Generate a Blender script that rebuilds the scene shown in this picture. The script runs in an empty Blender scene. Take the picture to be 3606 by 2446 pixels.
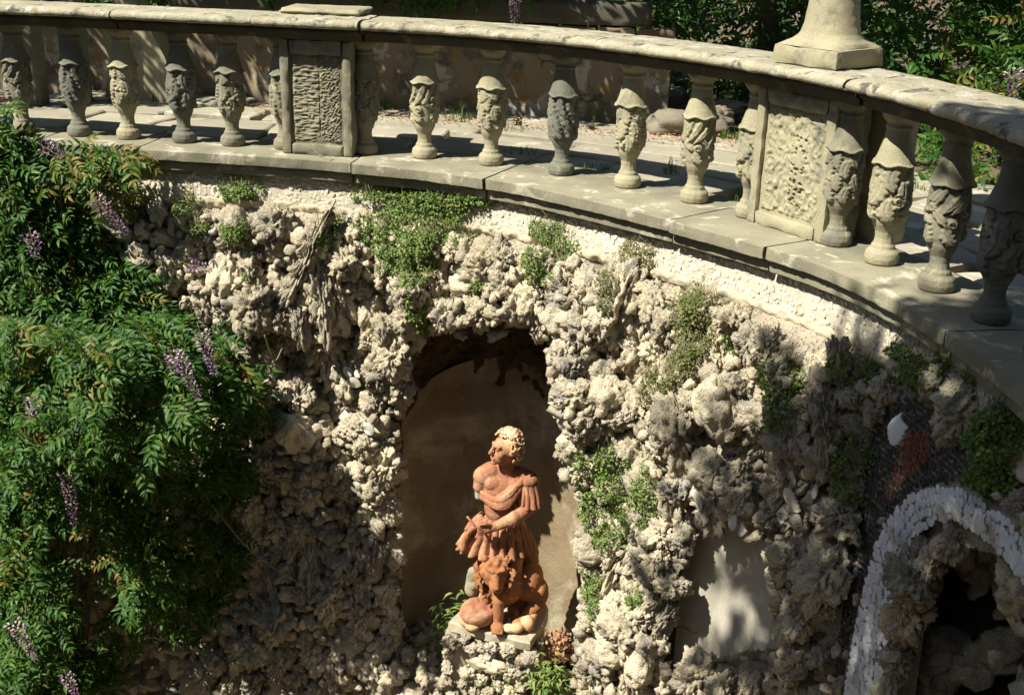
import bpy, math, random
import numpy as np
from mathutils import Vector, Matrix, Euler

random.seed(7)
RNG = np.random.default_rng(11)
sc = bpy.context.scene
COL = sc.collection

# ------------------------------------------------------------------ camera
FPX, PITCH, ROLL, CAMH = 4188.8, 0.36033, 0.028576, 1.47993
IW, IH = 3606.0, 2446.0
_cp, _sp = math.cos(PITCH), math.sin(PITCH)
FWD = np.array([0, _cp, -_sp]); _r = np.array([1.0, 0, 0]); _u = np.array([0, _sp, _cp])
RGT = _r * math.cos(ROLL) + _u * math.sin(ROLL)
UPV = -_r * math.sin(ROLL) + _u * math.cos(ROLL)
cam_d = bpy.data.cameras.new('camera'); cam = bpy.data.objects.new('camera', cam_d); COL.objects.link(cam)
cam_d.lens = FPX / IW * 36.0; cam_d.sensor_width = 36.0; cam_d.clip_start = 0.05; cam_d.clip_end = 400
cam.matrix_world = Matrix(((RGT[0], UPV[0], -FWD[0], 0), (RGT[1], UPV[1], -FWD[1], 0), (RGT[2], UPV[2], -FWD[2], CAMH), (0, 0, 0, 1)))
sc.camera = cam

# ------------------------------------------------------------------ light
SUN_EL, SUN_AZ = math.radians(50), math.radians(60)      # azimuth measured from -Y towards -X
SUN = np.array([-math.sin(SUN_AZ) * math.cos(SUN_EL), -math.cos(SUN_AZ) * math.cos(SUN_EL), math.sin(SUN_EL)])
world = bpy.data.worlds.new('World'); sc.world = world; world.use_nodes = True
nt = world.node_tree; nt.nodes.clear()
sky = nt.nodes.new('ShaderNodeTexSky'); sky.sky_type = 'NISHITA'; sky.sun_disc = False
sky.sun_elevation = SUN_EL; sky.sun_rotation = math.atan2(SUN[0], SUN[1])
bg = nt.nodes.new('ShaderNodeBackground'); bg.inputs[1].default_value = 0.05
wo = nt.nodes.new('ShaderNodeOutputWorld')
nt.links.new(sky.outputs[0], bg.inputs[0]); nt.links.new(bg.outputs[0], wo.inputs[0])
sd = bpy.data.lights.new('sun', 'SUN'); sd.energy = 5.0; sd.angle = math.radians(0.5); sd.color = (1.0, 0.94, 0.82)
so = bpy.data.objects.new('sun', sd); COL.objects.link(so)
so.rotation_euler = Vector(-SUN).to_track_quat('-Z', 'Y').to_euler(); so.location = (-8, -6, 12)
sc.view_settings.view_transform = 'Standard'; sc.view_settings.look = 'None'
sc.view_settings.gamma = 1; sc.view_settings.use_curve_mapping = False
sc.view_settings.exposure = 0.98

# ------------------------------------------------------------------ noise
def _h(ix, iy, iz, k):
    h = (ix * 374761393 + iy * 668265263 + iz * 2147483647 + k * 1274126177) & 0xFFFFFFFF
    h = ((h ^ (h >> 13)) * 1274126177) & 0xFFFFFFFF
    h = ((h ^ (h >> 16)) * 2246822519) & 0xFFFFFFFF
    return ((h ^ (h >> 15)) & 0xFFFFFF).astype(np.float64) / 16777216.0
def perlin(p, seed=0):
    p = np.asarray(p, float); i = np.floor(p).astype(np.int64); f = p - i
    w = f * f * f * (f * (f * 6 - 15) + 10); out = 0
    for dx in (0, 1):
        wx = w[:, 0] if dx else 1 - w[:, 0]
        for dy in (0, 1):
            wy = w[:, 1] if dy else 1 - w[:, 1]
            for dz in (0, 1):
                wz = w[:, 2] if dz else 1 - w[:, 2]
                a = i[:, 0] + dx; b = i[:, 1] + dy; c = i[:, 2] + dz
                g1 = _h(a, b, c, seed * 3 + 1) * 2 - 1; g2 = _h(a, b, c, seed * 3 + 2) * 2 - 1; g3 = _h(a, b, c, seed * 3 + 3) * 2 - 1
                out = out + wx * wy * wz * (g1 * (f[:, 0] - dx) + g2 * (f[:, 1] - dy) + g3 * (f[:, 2] - dz))
    return out * 1.5
def fbm(p, o=3, seed=0):
    s = 0; a = 1.0; q = np.asarray(p, float)
    for k in range(o):
        s = s + a * perlin(q, seed + k * 7); q = q * 2.03 + 3.1; a *= 0.5
    return s
def ridged(p, seed=0):
    return 1 - np.clip(np.abs(perlin(p, seed)) * 3.0, 0, 1)
def worley(p, seed=0, second=False):
    p = np.asarray(p, float); i = np.floor(p).astype(np.int64)
    d1 = np.full(len(p), 9.0); d2 = np.full(len(p), 9.0)
    for dx in (-1, 0, 1):
        for dy in (-1, 0, 1):
            for dz in (-1, 0, 1):
                a = i[:, 0] + dx; b = i[:, 1] + dy; c = i[:, 2] + dz
                d = (a + _h(a, b, c, seed + 11) - p[:, 0]) ** 2 + (b + _h(a, b, c, seed + 12) - p[:, 1]) ** 2 + (c + _h(a, b, c, seed + 13) - p[:, 2]) ** 2
                m = d < d1
                d2 = np.where(m, d1, np.minimum(d2, d)); d1 = np.where(m, d, d1)
    return (np.sqrt(d1), np.sqrt(d2)) if second else np.sqrt(d1)
def sstep(a, b, x):
    t = np.clip((x - a) / (b - a), 0, 1); return t * t * (3 - 2 * t)

# ------------------------------------------------------------------ object helpers
def tag(o, label=None, cat=None, group=None, kind=None):
    if label: o['label'] = label
    if cat: o['category'] = cat
    if group: o['group'] = group
    if kind: o['kind'] = kind
    return o
def mesh_np(name, V, F, mat=None, smooth=True):
    V = np.asarray(V, np.float32); me = bpy.data.meshes.new(name)
    if isinstance(F, np.ndarray):
        k = F.shape[1]
        me.vertices.add(len(V)); me.vertices.foreach_set('co', V.ravel())
        me.loops.add(F.size); me.loops.foreach_set('vertex_index', F.astype(np.int32).ravel())
        me.polygons.add(len(F)); me.polygons.foreach_set('loop_start', np.arange(0, F.size, k, dtype=np.int32))
        me.polygons.foreach_set('loop_total', np.full(len(F), k, np.int32))
        me.update(calc_edges=True); me.validate()
    else:
        me.from_pydata([tuple(map(float, v)) for v in V], [], F); me.update()
    if smooth: me.polygons.foreach_set('use_smooth', np.ones(len(me.polygons), bool))
    if mat: me.materials.append(mat)
    return me
def link(name, me, parent=None, loc=None, rot=None, scale=None):
    o = bpy.data.objects.new(name, me); COL.objects.link(o)
    if parent: o.parent = parent
    if loc is not None: o.location = loc
    if rot is not None: o.rotation_euler = rot
    if scale is not None: o.scale = scale
    return o
def obj(name, V, F, mat, parent=None, smooth=True, **k):
    return link(name, mesh_np(name, V, F, mat, smooth), parent, **k)
def empty(name, loc=(0, 0, 0), rz=0):
    o = bpy.data.objects.new(name, None); COL.objects.link(o); o.location = loc; o.rotation_euler = (0, 0, rz); return o
class MB:
    def __init__(s): s.v = []; s.f = []; s.n = 0
    def add(s, V, F):
        V = np.asarray(V, float); s.v.append(V); s.f += [[int(i) + s.n for i in f] for f in F]; s.n += len(V); return s
    def get(s): return np.concatenate(s.v), s.f
def grid_faces(nu, nv, wrap=False):
    a = np.arange(nu if wrap else nu - 1)[:, None]; b = np.arange(nv - 1)[None, :]
    a2 = (a + 1) % nu
    i = lambda x, y: (x * nv + y).ravel()
    return np.stack([i(a, b), i(a2, b), i(a2, b + 1), i(a, b + 1)], 1)
_ico = {}
def ico(n):
    if n in _ico: return _ico[n]
    import bmesh
    bm = bmesh.new(); bmesh.ops.create_icosphere(bm, subdivisions=n, radius=1)
    V = np.array([v.co[:] for v in bm.verts]); F = np.array([[v.index for v in f.verts] for f in bm.faces]); bm.free()
    V /= np.linalg.norm(V, axis=1)[:, None]
    _ico[n] = (V, F); return _ico[n]
def box(x0, x1, y0, y1, z0, z1):
    V = [(x, y, z) for x in (x0, x1) for y in (y0, y1) for z in (z0, z1)]
    return np.array(V, float), [(0, 1, 3, 2), (4, 6, 7, 5), (0, 4, 5, 1), (2, 3, 7, 6), (0, 2, 6, 4), (1, 5, 7, 3)]
def tube(pts, rad, n=8):
    pts = np.asarray(pts, float); m = len(pts); rad = np.full(m, rad) if np.isscalar(rad) else np.asarray(rad)
    V = []
    for i in range(m):
        t = pts[min(i + 1, m - 1)] - pts[max(i - 1, 0)]; t /= np.linalg.norm(t) + 1e-9
        a = np.cross(t, [0.13, 0.31, 0.94]); a /= np.linalg.norm(a) + 1e-9; b = np.cross(t, a)
        for k in range(n):
            q = 2 * math.pi * k / n; V.append(pts[i] + rad[i] * (a * math.cos(q) + b * math.sin(q)))
    F = [[i * n + k, i * n + (k + 1) % n, (i + 1) * n + (k + 1) % n, (i + 1) * n + k] for i in range(m - 1) for k in range(n)]
    F += [list(range(n))[::-1], [(m - 1) * n + k for k in range(n)]]
    return np.array(V), F

# ------------------------------------------------------------------ materials
def nodes(name):
    m = bpy.data.materials.new(name); m.use_nodes = True; t = m.node_tree; t.nodes.clear()
    o = t.nodes.new('ShaderNodeOutputMaterial'); return m, t, o
def N(t, kind, **kw):
    n = t.nodes.new(kind)
    for k, v in kw.items():
        if k.startswith('i_'):
            n.inputs[int(k[2:]) if k[2:].isdigit() else k[2:]].default_value = v
        else: setattr(n, k, v)
    return n
def noise(t, vec, scale, detail=4, rough=0.6, dist=0.0):
    n = t.nodes.new('ShaderNodeTexNoise'); n.inputs['Scale'].default_value = scale; n.inputs['Detail'].default_value = detail
    n.inputs['Roughness'].default_value = rough; n.inputs['Distortion'].default_value = dist
    t.links.new(vec, n.inputs['Vector']); return n.outputs['Fac']
def ramp(t, fac, a, b, ca=(0, 0, 0, 1), cb=(1, 1, 1, 1)):
    r = t.nodes.new('ShaderNodeValToRGB'); r.color_ramp.elements[0].position = a; r.color_ramp.elements[1].position = b
    r.color_ramp.elements[0].color = ca; r.color_ramp.elements[1].color = cb; t.links.new(fac, r.inputs[0]); return r.outputs[0]
def mix(t, fac, a, b, mode='MIX'):
    m = t.nodes.new('ShaderNodeMix'); m.data_type = 'RGBA'; m.blend_type = mode
    for s, v in ((0, fac), (6, a), (7, b)):
        if isinstance(v, (int, float)): m.inputs[s].default_value = v
        elif isinstance(v, tuple): m.inputs[s].default_value = (*v[:3], 1)
        else: t.links.new(v, m.inputs[s])
    return m.outputs[2]
def stone_mat(name, c1, c2, patches=(), speck=0.25, scale=3.0, bump=0.5, bscale=60, bdist=0.006, rand=0.0, rough=0.92, pits=0.0, cracks=0.0):
    """patches: (colour, noise scale, lo, hi)"""
    m, t, o = nodes(name); b = N(t, 'ShaderNodeBsdfPrincipled'); b.inputs['Roughness'].default_value = rough
    b.inputs['Specular IOR Level'].default_value = 0.2
    g = N(t, 'ShaderNodeNewGeometry'); P = g.outputs['Position']
    c = mix(t, ramp(t, noise(t, P, scale), 0.32, 0.68), c1, c2)
    for k, (pc, ps, lo, hi) in enumerate(patches):
        mp = N(t, 'ShaderNodeVectorMath', operation='ADD'); mp.inputs[1].default_value = (k * 7.3, 2.1 * k, 4.7 * k); t.links.new(P, mp.inputs[0])
        c = mix(t, ramp(t, noise(t, mp.outputs[0], ps, 6, 0.65, 0.4), lo, hi), c, pc)
    if cracks:
        cw = N(t, 'ShaderNodeVectorMath', operation='ADD'); wn = N(t, 'ShaderNodeTexNoise'); wn.inputs['Scale'].default_value = 7; t.links.new(P, wn.inputs['Vector']); sc_ = N(t, 'ShaderNodeVectorMath', operation='SCALE'); sc_.inputs['Scale'].default_value = .16
        t.links.new(wn.outputs['Color'], sc_.inputs[0]); t.links.new(P, cw.inputs[0]); t.links.new(sc_.outputs[0], cw.inputs[1])
        vo = N(t, 'ShaderNodeTexVoronoi', feature='DISTANCE_TO_EDGE'); vo.inputs['Scale'].default_value = cracks; t.links.new(cw.outputs[0], vo.inputs['Vector'])
        ln = ramp(t, vo.outputs['Distance'], 0.004, 0.018, (1, 1, 1, 1), (0, 0, 0, 1)); mk = ramp(t, noise(t, P, 1.6, 2), 0.52, 0.60)
        mu = N(t, 'ShaderNodeMath', operation='MULTIPLY'); t.links.new(ln, mu.inputs[0]); t.links.new(mk, mu.inputs[1]); c = mix(t, mu.outputs[0], c, tuple(x * .35 for x in c2))
    if speck:
        c = mix(t, speck, c, ramp(t, noise(t, P, 140, 3, 0.8), 0.3, 0.7, (0.45, 0.45, 0.45, 1), (1.5, 1.5, 1.5, 1)), 'MULTIPLY')
    if rand:
        oi = N(t, 'ShaderNodeObjectInfo'); ad = N(t, 'ShaderNodeMath', operation='ADD'); fr = N(t, 'ShaderNodeMath', operation='FRACT')
        t.links.new(oi.outputs['Random'], ad.inputs[0]); t.links.new(g.outputs['Random Per Island'], ad.inputs[1]); t.links.new(ad.outputs[0], fr.inputs[0])
        hs = N(t, 'ShaderNodeMapRange'); hs.inputs[3].default_value = 1 - rand; hs.inputs[4].default_value = 1 + rand * 0.75; t.links.new(fr.outputs[0], hs.inputs[0])
        vm = N(t, 'ShaderNodeVectorMath', operation='SCALE'); t.links.new(c, vm.inputs[0]); t.links.new(hs.outputs[0], vm.inputs['Scale']); c = vm.outputs[0]
    t.links.new(c, b.inputs['Base Color'])
    h = noise(t, P, bscale, 5, 0.7)
    if pits:
        v = N(t, 'ShaderNodeTexVoronoi'); v.inputs['Scale'].default_value = bscale * 0.9; t.links.new(P, v.inputs['Vector'])
        pr = ramp(t, v.outputs['Distance'], 0.12, 0.42)
        mm = N(t, 'ShaderNodeMath', operation='MULTIPLY_ADD'); mm.inputs[1].default_value = pits; t.links.new(pr, mm.inputs[0]); t.links.new(h, mm.inputs[2]); h = mm.outputs[0]
    bp = N(t, 'ShaderNodeBump'); bp.inputs['Strength'].default_value = bump; bp.inputs['Distance'].default_value = bdist
    t.links.new(h, bp.inputs['Height']); t.links.new(bp.outputs[0], b.inputs['Normal']); t.links.new(b.outputs[0], o.inputs[0])
    return m
def leaf_mat(name, cols, trans=0.35, rough=0.5):
    m, t, o = nodes(name); g = N(t, 'ShaderNodeNewGeometry')
    oi = N(t, 'ShaderNodeObjectInfo'); ad = N(t, 'ShaderNodeMath', operation='ADD'); fr = N(t, 'ShaderNodeMath', operation='FRACT')
    t.links.new(oi.outputs['Random'], ad.inputs[0]); t.links.new(g.outputs['Random Per Island'], ad.inputs[1]); t.links.new(ad.outputs[0], fr.inputs[0])
    r = N(t, 'ShaderNodeValToRGB'); cr = r.color_ramp
    while len(cr.elements) < len(cols): cr.elements.new(0.5)
    for e, (p, c) in zip(cr.elements, cols): e.position = p; e.color = (*c, 1)
    t.links.new(fr.outputs[0], r.inputs[0])
    b = N(t, 'ShaderNodeBsdfPrincipled'); b.inputs['Roughness'].default_value = rough; b.inputs['Specular IOR Level'].default_value = 0.3
    tr = N(t, 'ShaderNodeBsdfTranslucent'); mx = N(t, 'ShaderNodeMixShader'); mx.inputs[0].default_value = trans
    t.links.new(r.outputs[0], b.inputs['Base Color'])
    yc = mix(t, 0.5, r.outputs[0], (0.16, 0.24, 0.02)); t.links.new(yc, tr.inputs[0])
    t.links.new(b.outputs[0], mx.inputs[1]); t.links.new(tr.outputs[0], mx.inputs[2]); t.links.new(mx.outputs[0], o.inputs[0])
    return m
def plain(name, c, rough=0.7, metal=0.0, trans=0):
    m, t, o = nodes(name); b = N(t, 'ShaderNodeBsdfPrincipled'); b.inputs['Roughness'].default_value = rough; b.inputs['Metallic'].default_value = metal
    g = N(t, 'ShaderNodeNewGeometry'); cc = mix(t, ramp(t, noise(t, g.outputs['Position'], 30), 0.3, 0.7), tuple(x * 0.75 for x in c), tuple(min(1, x * 1.2) for x in c))
    t.links.new(cc, b.inputs['Base Color']); t.links.new(b.outputs[0], o.inputs[0]); return m

M = {}
M['tufa'] = stone_mat('tufa', (0.66, 0.58, 0.42), (0.50, 0.45, 0.34), [((0.34, 0.32, 0.28), 5.2, 0.54, 0.66), ((0.66, 0.57, 0.39), 2.6, 0.54, 0.66), ((0.22, 0.15, 0.09), 4.6, 0.60, 0.70)], 0.45, 6, 1.0, 80, 0.018, 0.25, pits=0.3)
M['mortar'] = stone_mat('mortar', (0.44, 0.38, 0.28), (0.27, 0.24, 0.19), [((0.20, 0.17, 0.13), 3.0, 0.52, 0.68)], 0.4, 5, 1.0, 60, 0.012, pits=0.8)
M['chip'] = stone_mat('white_chip', (0.66, 0.61, 0.49), (0.56, 0.51, 0.40), [((0.34, 0.31, 0.24), 6.0, 0.56, 0.70)], 0.2, 8, 0.5, 90, 0.003, 0.14)
M['archchip'] = stone_mat('arch_chip', (0.70, 0.72, 0.74), (0.58, 0.60, 0.62), [((0.34, 0.33, 0.28), 5.0, 0.56, 0.72)], 0.2, 8, 0.5, 90, 0.003, 0.12)
M['lime'] = stone_mat('lime_ledge', (0.55, 0.49, 0.36), (0.44, 0.38, 0.27), [((0.36, 0.31, 0.22), 6.0, 0.6, 0.72)], 0.3, 5, 0.7, 70, 0.004)
M['darkchip'] = stone_mat('dark_chip', (0.075, 0.072, 0.070), (0.045, 0.043, 0.045), (), 0.3, 9, 0.5, 80, 0.003, 0.35)
M['redchip'] = stone_mat('red_chip', (0.26, 0.085, 0.055), (0.17, 0.07, 0.055), (), 0.3, 9, 0.5, 80, 0.003, 0.3)
M['grout'] = stone_mat('grout', (0.48, 0.44, 0.34), (0.38, 0.35, 0.27), (), 0.4, 9, 0.8, 80, 0.004)
M['vault'] = stone_mat('shade_darkened_tufa', (0.17, 0.125, 0.085), (0.11, 0.08, 0.055), [((0.24, 0.16, 0.09), 4.0, 0.56, 0.70)], 0.4, 6, 1.0, 80, 0.014, 0.3, pits=0.8)  # tufa colour darkened to stand for deep vault shadow; also on the cave shell
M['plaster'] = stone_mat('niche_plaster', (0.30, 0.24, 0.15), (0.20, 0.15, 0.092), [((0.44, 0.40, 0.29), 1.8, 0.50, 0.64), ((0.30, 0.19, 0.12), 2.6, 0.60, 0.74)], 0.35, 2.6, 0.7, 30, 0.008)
M['panel'] = stone_mat('panel_plaster', (0.50, 0.47, 0.38), (0.42, 0.40, 0.33), [((0.33, 0.31, 0.26), 3.5, 0.58, 0.72)], 0.3, 2.5, 0.5, 40, 0.005, cracks=3.5)
SD = [((0.36, 0.33, 0.21), 9.0, 0.56, 0.68), ((0.13, 0.13, 0.11), 5.0, 0.54, 0.70)]
M['sand'] = stone_mat('sandstone', (0.25, 0.235, 0.165), (0.165, 0.155, 0.11), SD, 0.45, 4, 0.7, 130, 0.003)
M['sandpale'] = stone_mat('pale_sandstone', (0.355, 0.325, 0.215), (0.265, 0.245, 0.165), SD[1:], 0.45, 4, 0.7, 130, 0.003)
M['sandgrey'] = stone_mat('grey_sandstone', (0.175, 0.175, 0.135), (0.12, 0.12, 0.10), [((0.30, 0.28, 0.20), 7.0, 0.58, 0.70)], 0.45, 4, 0.7, 130, 0.003)
M['coping'] = stone_mat('lichened_coping', (0.40, 0.37, 0.27), (0.28, 0.26, 0.185), [((0.46, 0.44, 0.36), 6.5, 0.54, 0.64), ((0.28, 0.22, 0.09), 9.0, 0.58, 0.68), ((0.11, 0.105, 0.085), 10.0, 0.55, 0.64)], 0.55, 3.5, 1.0, 75, 0.008)
M['shadestone'] = stone_mat('shade_darkened_stone', (0.085, 0.08, 0.062), (0.05, 0.048, 0.040), [((0.16, 0.13, 0.08), 7.0, 0.58, 0.70)], 0.4, 5, 0.8, 70, 0.004)  # near-black base colour carries the shade under the coping nose
M['sill'] = stone_mat('sill_stone', (0.25, 0.235, 0.165), (0.17, 0.16, 0.115), [((0.44, 0.41, 0.32), 6.0, 0.55, 0.66), ((0.17, 0.165, 0.13), 4.0, 0.58, 0.72)], 0.4, 3.5, 0.8, 70, 0.004)
M['pave'] = stone_mat('paving', (0.36, 0.33, 0.25), (0.28, 0.26, 0.20), [((0.50, 0.47, 0.38), 5.0, 0.56, 0.66), ((0.24, 0.22, 0.17), 7.0, 0.60, 0.72)], 0.35, 3, 0.8, 50, 0.006, 0.12)
M['soil'] = stone_mat('soil', (0.16, 0.12, 0.08), (0.10, 0.08, 0.055), [((0.30, 0.20, 0.13), 20.0, 0.56, 0.64)], 0.4, 8, 0.9, 60, 0.01)
M['backwall'] = stone_mat('stained_plaster', (0.25, 0.205, 0.135), (0.18, 0.15, 0.105), [((0.26, 0.15, 0.05), 8.0, 0.55, 0.64), ((0.36, 0.33, 0.27), 4.2, 0.54, 0.58), ((0.10, 0.09, 0.075), 4.0, 0.50, 0.60)], 0.35, 3, 0.7, 40, 0.005, cracks=2.2)
M['brick'] = stone_mat('old_brick', (0.22, 0.15, 0.10), (0.15, 0.12, 0.09), [((0.26, 0.23, 0.18), 6.0, 0.56, 0.68)], 0.35, 6, 0.7, 60, 0.004, 0.3)
M['rubble'] = stone_mat('rubble_stone', (0.22, 0.195, 0.145), (0.15, 0.135, 0.105), [((0.30, 0.17, 0.10), 3.0, 0.6, 0.7)], 0.35, 4, 0.8, 50, 0.006, 0.3)
M['wood'] = stone_mat('grey_old_wood', (0.10, 0.095, 0.075), (0.07, 0.065, 0.05), (), 0.3, 5, 0.6, 60, 0.004)
M['bark'] = stone_mat('bark', (0.13, 0.10, 0.07), (0.08, 0.065, 0.045), (), 0.4, 14, 1.0, 40, 0.01)
TC = [((0.52, 0.33, 0.20), 7.0, 0.48, 0.72), ((0.30, 0.12, 0.06), 8.0, 0.54, 0.74), ((0.22, 0.16, 0.11), 14.0, 0.60, 0.70)]
M['terra'] = stone_mat('terracotta', (0.38, 0.17, 0.095), (0.27, 0.115, 0.065), TC, 0.45, 6, 0.8, 120, 0.003)
M['terrahair'] = stone_mat('weathered_terracotta', (0.58, 0.38, 0.22), (0.50, 0.27, 0.14), [((0.62, 0.52, 0.36), 9.0, 0.50, 0.62)], 0.3, 8, 0.6, 110, 0.003)
M['lion'] = stone_mat('orange_terracotta', (0.36, 0.165, 0.070), (0.27, 0.115, 0.055), [((0.60, 0.40, 0.20), 8.0, 0.60, 0.72)], 0.35, 8, 0.7, 100, 0.003)
M['plinth'] = stone_mat('plinth_stone', (0.44, 0.39, 0.29), (0.34, 0.30, 0.22), [((0.50, 0.32, 0.20), 4.0, 0.62, 0.74)], 0.35, 5, 0.6, 80, 0.003)
M['shell'] = stone_mat('shell', (0.72, 0.68, 0.58), (0.60, 0.55, 0.45), (), 0.15, 6, 0.3, 60, 0.002, rough=0.6)
M['shellwhite'] = stone_mat('white_shell', (0.80, 0.80, 0.74), (0.74, 0.73, 0.66), (), 0.1, 6, 0.2, 60, 0.001, rough=0.5)
M['wleaf'] = leaf_mat('wisteria_leaf', [(0.0, (0.020, 0.068, 0.012)), (0.45, (0.034, 0.100, 0.016)), (0.80, (0.064, 0.150, 0.022)), (0.975, (0.11, 0.19, 0.03)), (1.0, (0.14, 0.17, 0.035))])
M['yleaf'] = leaf_mat('young_leaf', [(0.0, (0.07, 0.13, 0.02)), (0.4, (0.14, 0.17, 0.03)), (0.75, (0.22, 0.18, 0.045)), (1.0, (0.20, 0.11, 0.04))])
M['cleaf'] = leaf_mat('creeper_leaf', [(0.0, (0.07, 0.15, 0.032)), (0.5, (0.15, 0.245, 0.055)), (0.85, (0.25, 0.32, 0.09)), (1.0, (0.24, 0.20, 0.09))], 0.3, 0.6)
M['cleafdry'] = leaf_mat('dry_creeper_leaf', [(0.0, (0.10, 0.15, 0.05)), (0.5, (0.19, 0.21, 0.08)), (1.0, (0.30, 0.20, 0.12))], 0.3, 0.6)
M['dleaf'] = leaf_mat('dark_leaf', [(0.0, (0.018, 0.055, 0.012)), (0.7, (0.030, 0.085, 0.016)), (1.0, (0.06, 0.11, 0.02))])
M['grass'] = leaf_mat('grass_blade', [(0.0, (0.06, 0.13, 0.025)), (0.7, (0.11, 0.20, 0.04)), (1.0, (0.22, 0.22, 0.08))])
M['petal'] = leaf_mat('petal', [(0.0, (0.22, 0.08, 0.24)), (0.5, (0.36, 0.18, 0.38)), (1.0, (0.52, 0.36, 0.48))], 0.3, 0.7)
M['petalpale'] = leaf_mat('pale_petal', [(0.0, (0.55, 0.40, 0.42)), (0.5, (0.62, 0.50, 0.44)), (1.0, (0.40, 0.20, 0.42))], 0.3, 0.7)
M['dry'] = leaf_mat('fallen_petal', [(0.0, (0.35, 0.18, 0.10)), (0.5, (0.45, 0.27, 0.16)), (1.0, (0.28, 0.12, 0.08))], 0.1, 0.8)
M['iron'] = plain('rusty_iron', (0.10, 0.06, 0.045), 0.7, 0.3)
M['stem'] = plain('vine_stem', (0.20, 0.19, 0.08), 0.7)

# ------------------------------------------------------------------ plan curve of the balustrade and grotto wall
def catmull(pts, per=24):
    P = np.asarray(pts, float); P = np.vstack([2 * P[0] - P[1], P, 2 * P[-1] - P[-2]]); out = []
    for i in range(1, len(P) - 2):
        for k in range(per):
            t = k / per
            out.append(0.5 * ((2 * P[i]) + (-P[i - 1] + P[i + 1]) * t + (2 * P[i - 1] - 5 * P[i] + 4 * P[i + 1] - P[i + 2]) * t * t + (-P[i - 1] + 3 * P[i] - 3 * P[i + 1] + P[i + 2]) * t ** 3))
    out.append(P[-2]); return np.array(out)
AX = catmull([(-4.6, 7.66), (-3.7, 7.62), (-2.79, 7.53), (-2.09, 7.41), (-1.50, 7.31), (-0.56, 7.15), (-0.15, 7.00), (0.26, 6.79), (0.61, 6.52), (0.95, 6.20), (1.30, 5.76), (1.55, 5.35), (1.73, 4.88), (1.85, 4.37), (1.91, 3.85), (1.92, 3.2), (1.86, 2.4)])
for _ in range(60):
    AX[1:-1] = (AX[:-2] + 2 * AX[1:-1] + AX[2:]) / 4
_d = np.r_[0, np.cumsum(np.linalg.norm(np.diff(AX, axis=0), axis=1))]; SL = _d[-1]
_s = np.linspace(0, SL, 900); AX = np.stack([np.interp(_s, _d, AX[:, 0]), np.interp(_s, _d, AX[:, 1])], 1)
TG = np.gradient(AX, axis=0); TG /= np.linalg.norm(TG, axis=1)[:, None]
NM = np.stack([TG[:, 1], -TG[:, 0]], 1)          # towards the camera side
def cpos(s, o):
    s = np.asarray(s, float); x = np.interp(s, _s, AX[:, 0]); y = np.interp(s, _s, AX[:, 1])
    nx = np.interp(s, _s, NM[:, 0]); ny = np.interp(s, _s, NM[:, 1]); return np.stack([x + o * nx, y + o * ny], -1)
def cnorm(s):
    n = np.array([float(np.interp(s, _s, NM[:, 0])), float(np.interp(s, _s, NM[:, 1]))]); return n / np.linalg.norm(n)
def cang(s):      # rotation that turns local -Y into the wall normal
    n = cnorm(s); return math.atan2(n[0], -n[1])
K = 1.5523
def ray(u, v):
    d = FWD * FPX + RGT * (u * K - IW / 2) - UPV * (v * K - IH / 2); return d / np.linalg.norm(d)
def on_z(u, v, z):
    d = ray(u, v); return np.array([0, 0, CAMH]) + d * ((z - CAMH) / d[2])
def px_of(P):
    d = np.asarray(P, float) - np.array([0, 0, CAMH]); z = d @ FWD
    return np.stack([(IW / 2 + FPX * (d @ RGT) / z) / K, (IH / 2 - FPX * (d @ UPV) / z) / K], -1)
def near_s(x, y):
    d = (AX[:, 0] - x) ** 2 + (AX[:, 1] - y) ** 2; i = int(np.argmin(d)); v = np.array([x, y]) - AX[i]; return _s[i], float(v @ NM[i])
# measured front edge of the sill
_se = [(300, 338), (560, 352), (790, 368), (940, 385), (1090, 403), (1300, 447), (1505, 497), (1730, 558), (1980, 647), (2138, 748), (2237, 822), (2323, 881)]
_so = np.array([near_s(*on_z(a, b, 0)[:2]) for a, b in _se])
_so = _so[np.argsort(_so[:, 0])]
_oo = np.interp(_s, _so[:, 0], _so[:, 1]); _k = np.hanning(141); _k /= _k.sum()
_oo = np.convolve(np.r_[np.full(70, _oo[0]), _oo, np.full(70, _oo[-1])], _k, 'valid')
def sill_o(s): return np.interp(s, _s, _oo)
def wall_o(s): return np.interp(s, _s, _oo) - 0.09
_wxy = AX + NM * (_oo - 0.09)[:, None]; _waz = np.arctan2(_wxy[:, 0], _wxy[:, 1]); _wr = np.linalg.norm(_wxy, axis=1)
def pw(u, v, extra=0.0):
    """photo point -> (s, z) on the grotto wall face"""
    d = ray(u, v); az = math.atan2(d[0], d[1]); s = float(np.interp(az, _waz, _s)); r = float(np.interp(az, _waz, _wr)) + extra
    return s, CAMH + d[2] / math.hypot(d[0], d[1]) * r
def wpt(s, z, o=0.0):
    p = cpos(s, wall_o(s) + o); return np.array([*p.T, z]) if np.ndim(s) == 0 else np.column_stack([p, np.broadcast_to(z, len(p))])
def bez(poly): return np.array([pw(*p) for p in poly])
def inside(poly, S, Z):
    r = np.zeros(S.shape, bool); n = len(poly)
    for i in range(n):
        x1, y1 = poly[i]; x2, y2 = poly[(i + 1) % n]
        c = ((y1 > Z) != (y2 > Z)); xi = x1 + (Z - y1) / (y2 - y1 + 1e-12) * (x2 - x1); r ^= c & (S < xi)
    return r
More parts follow.
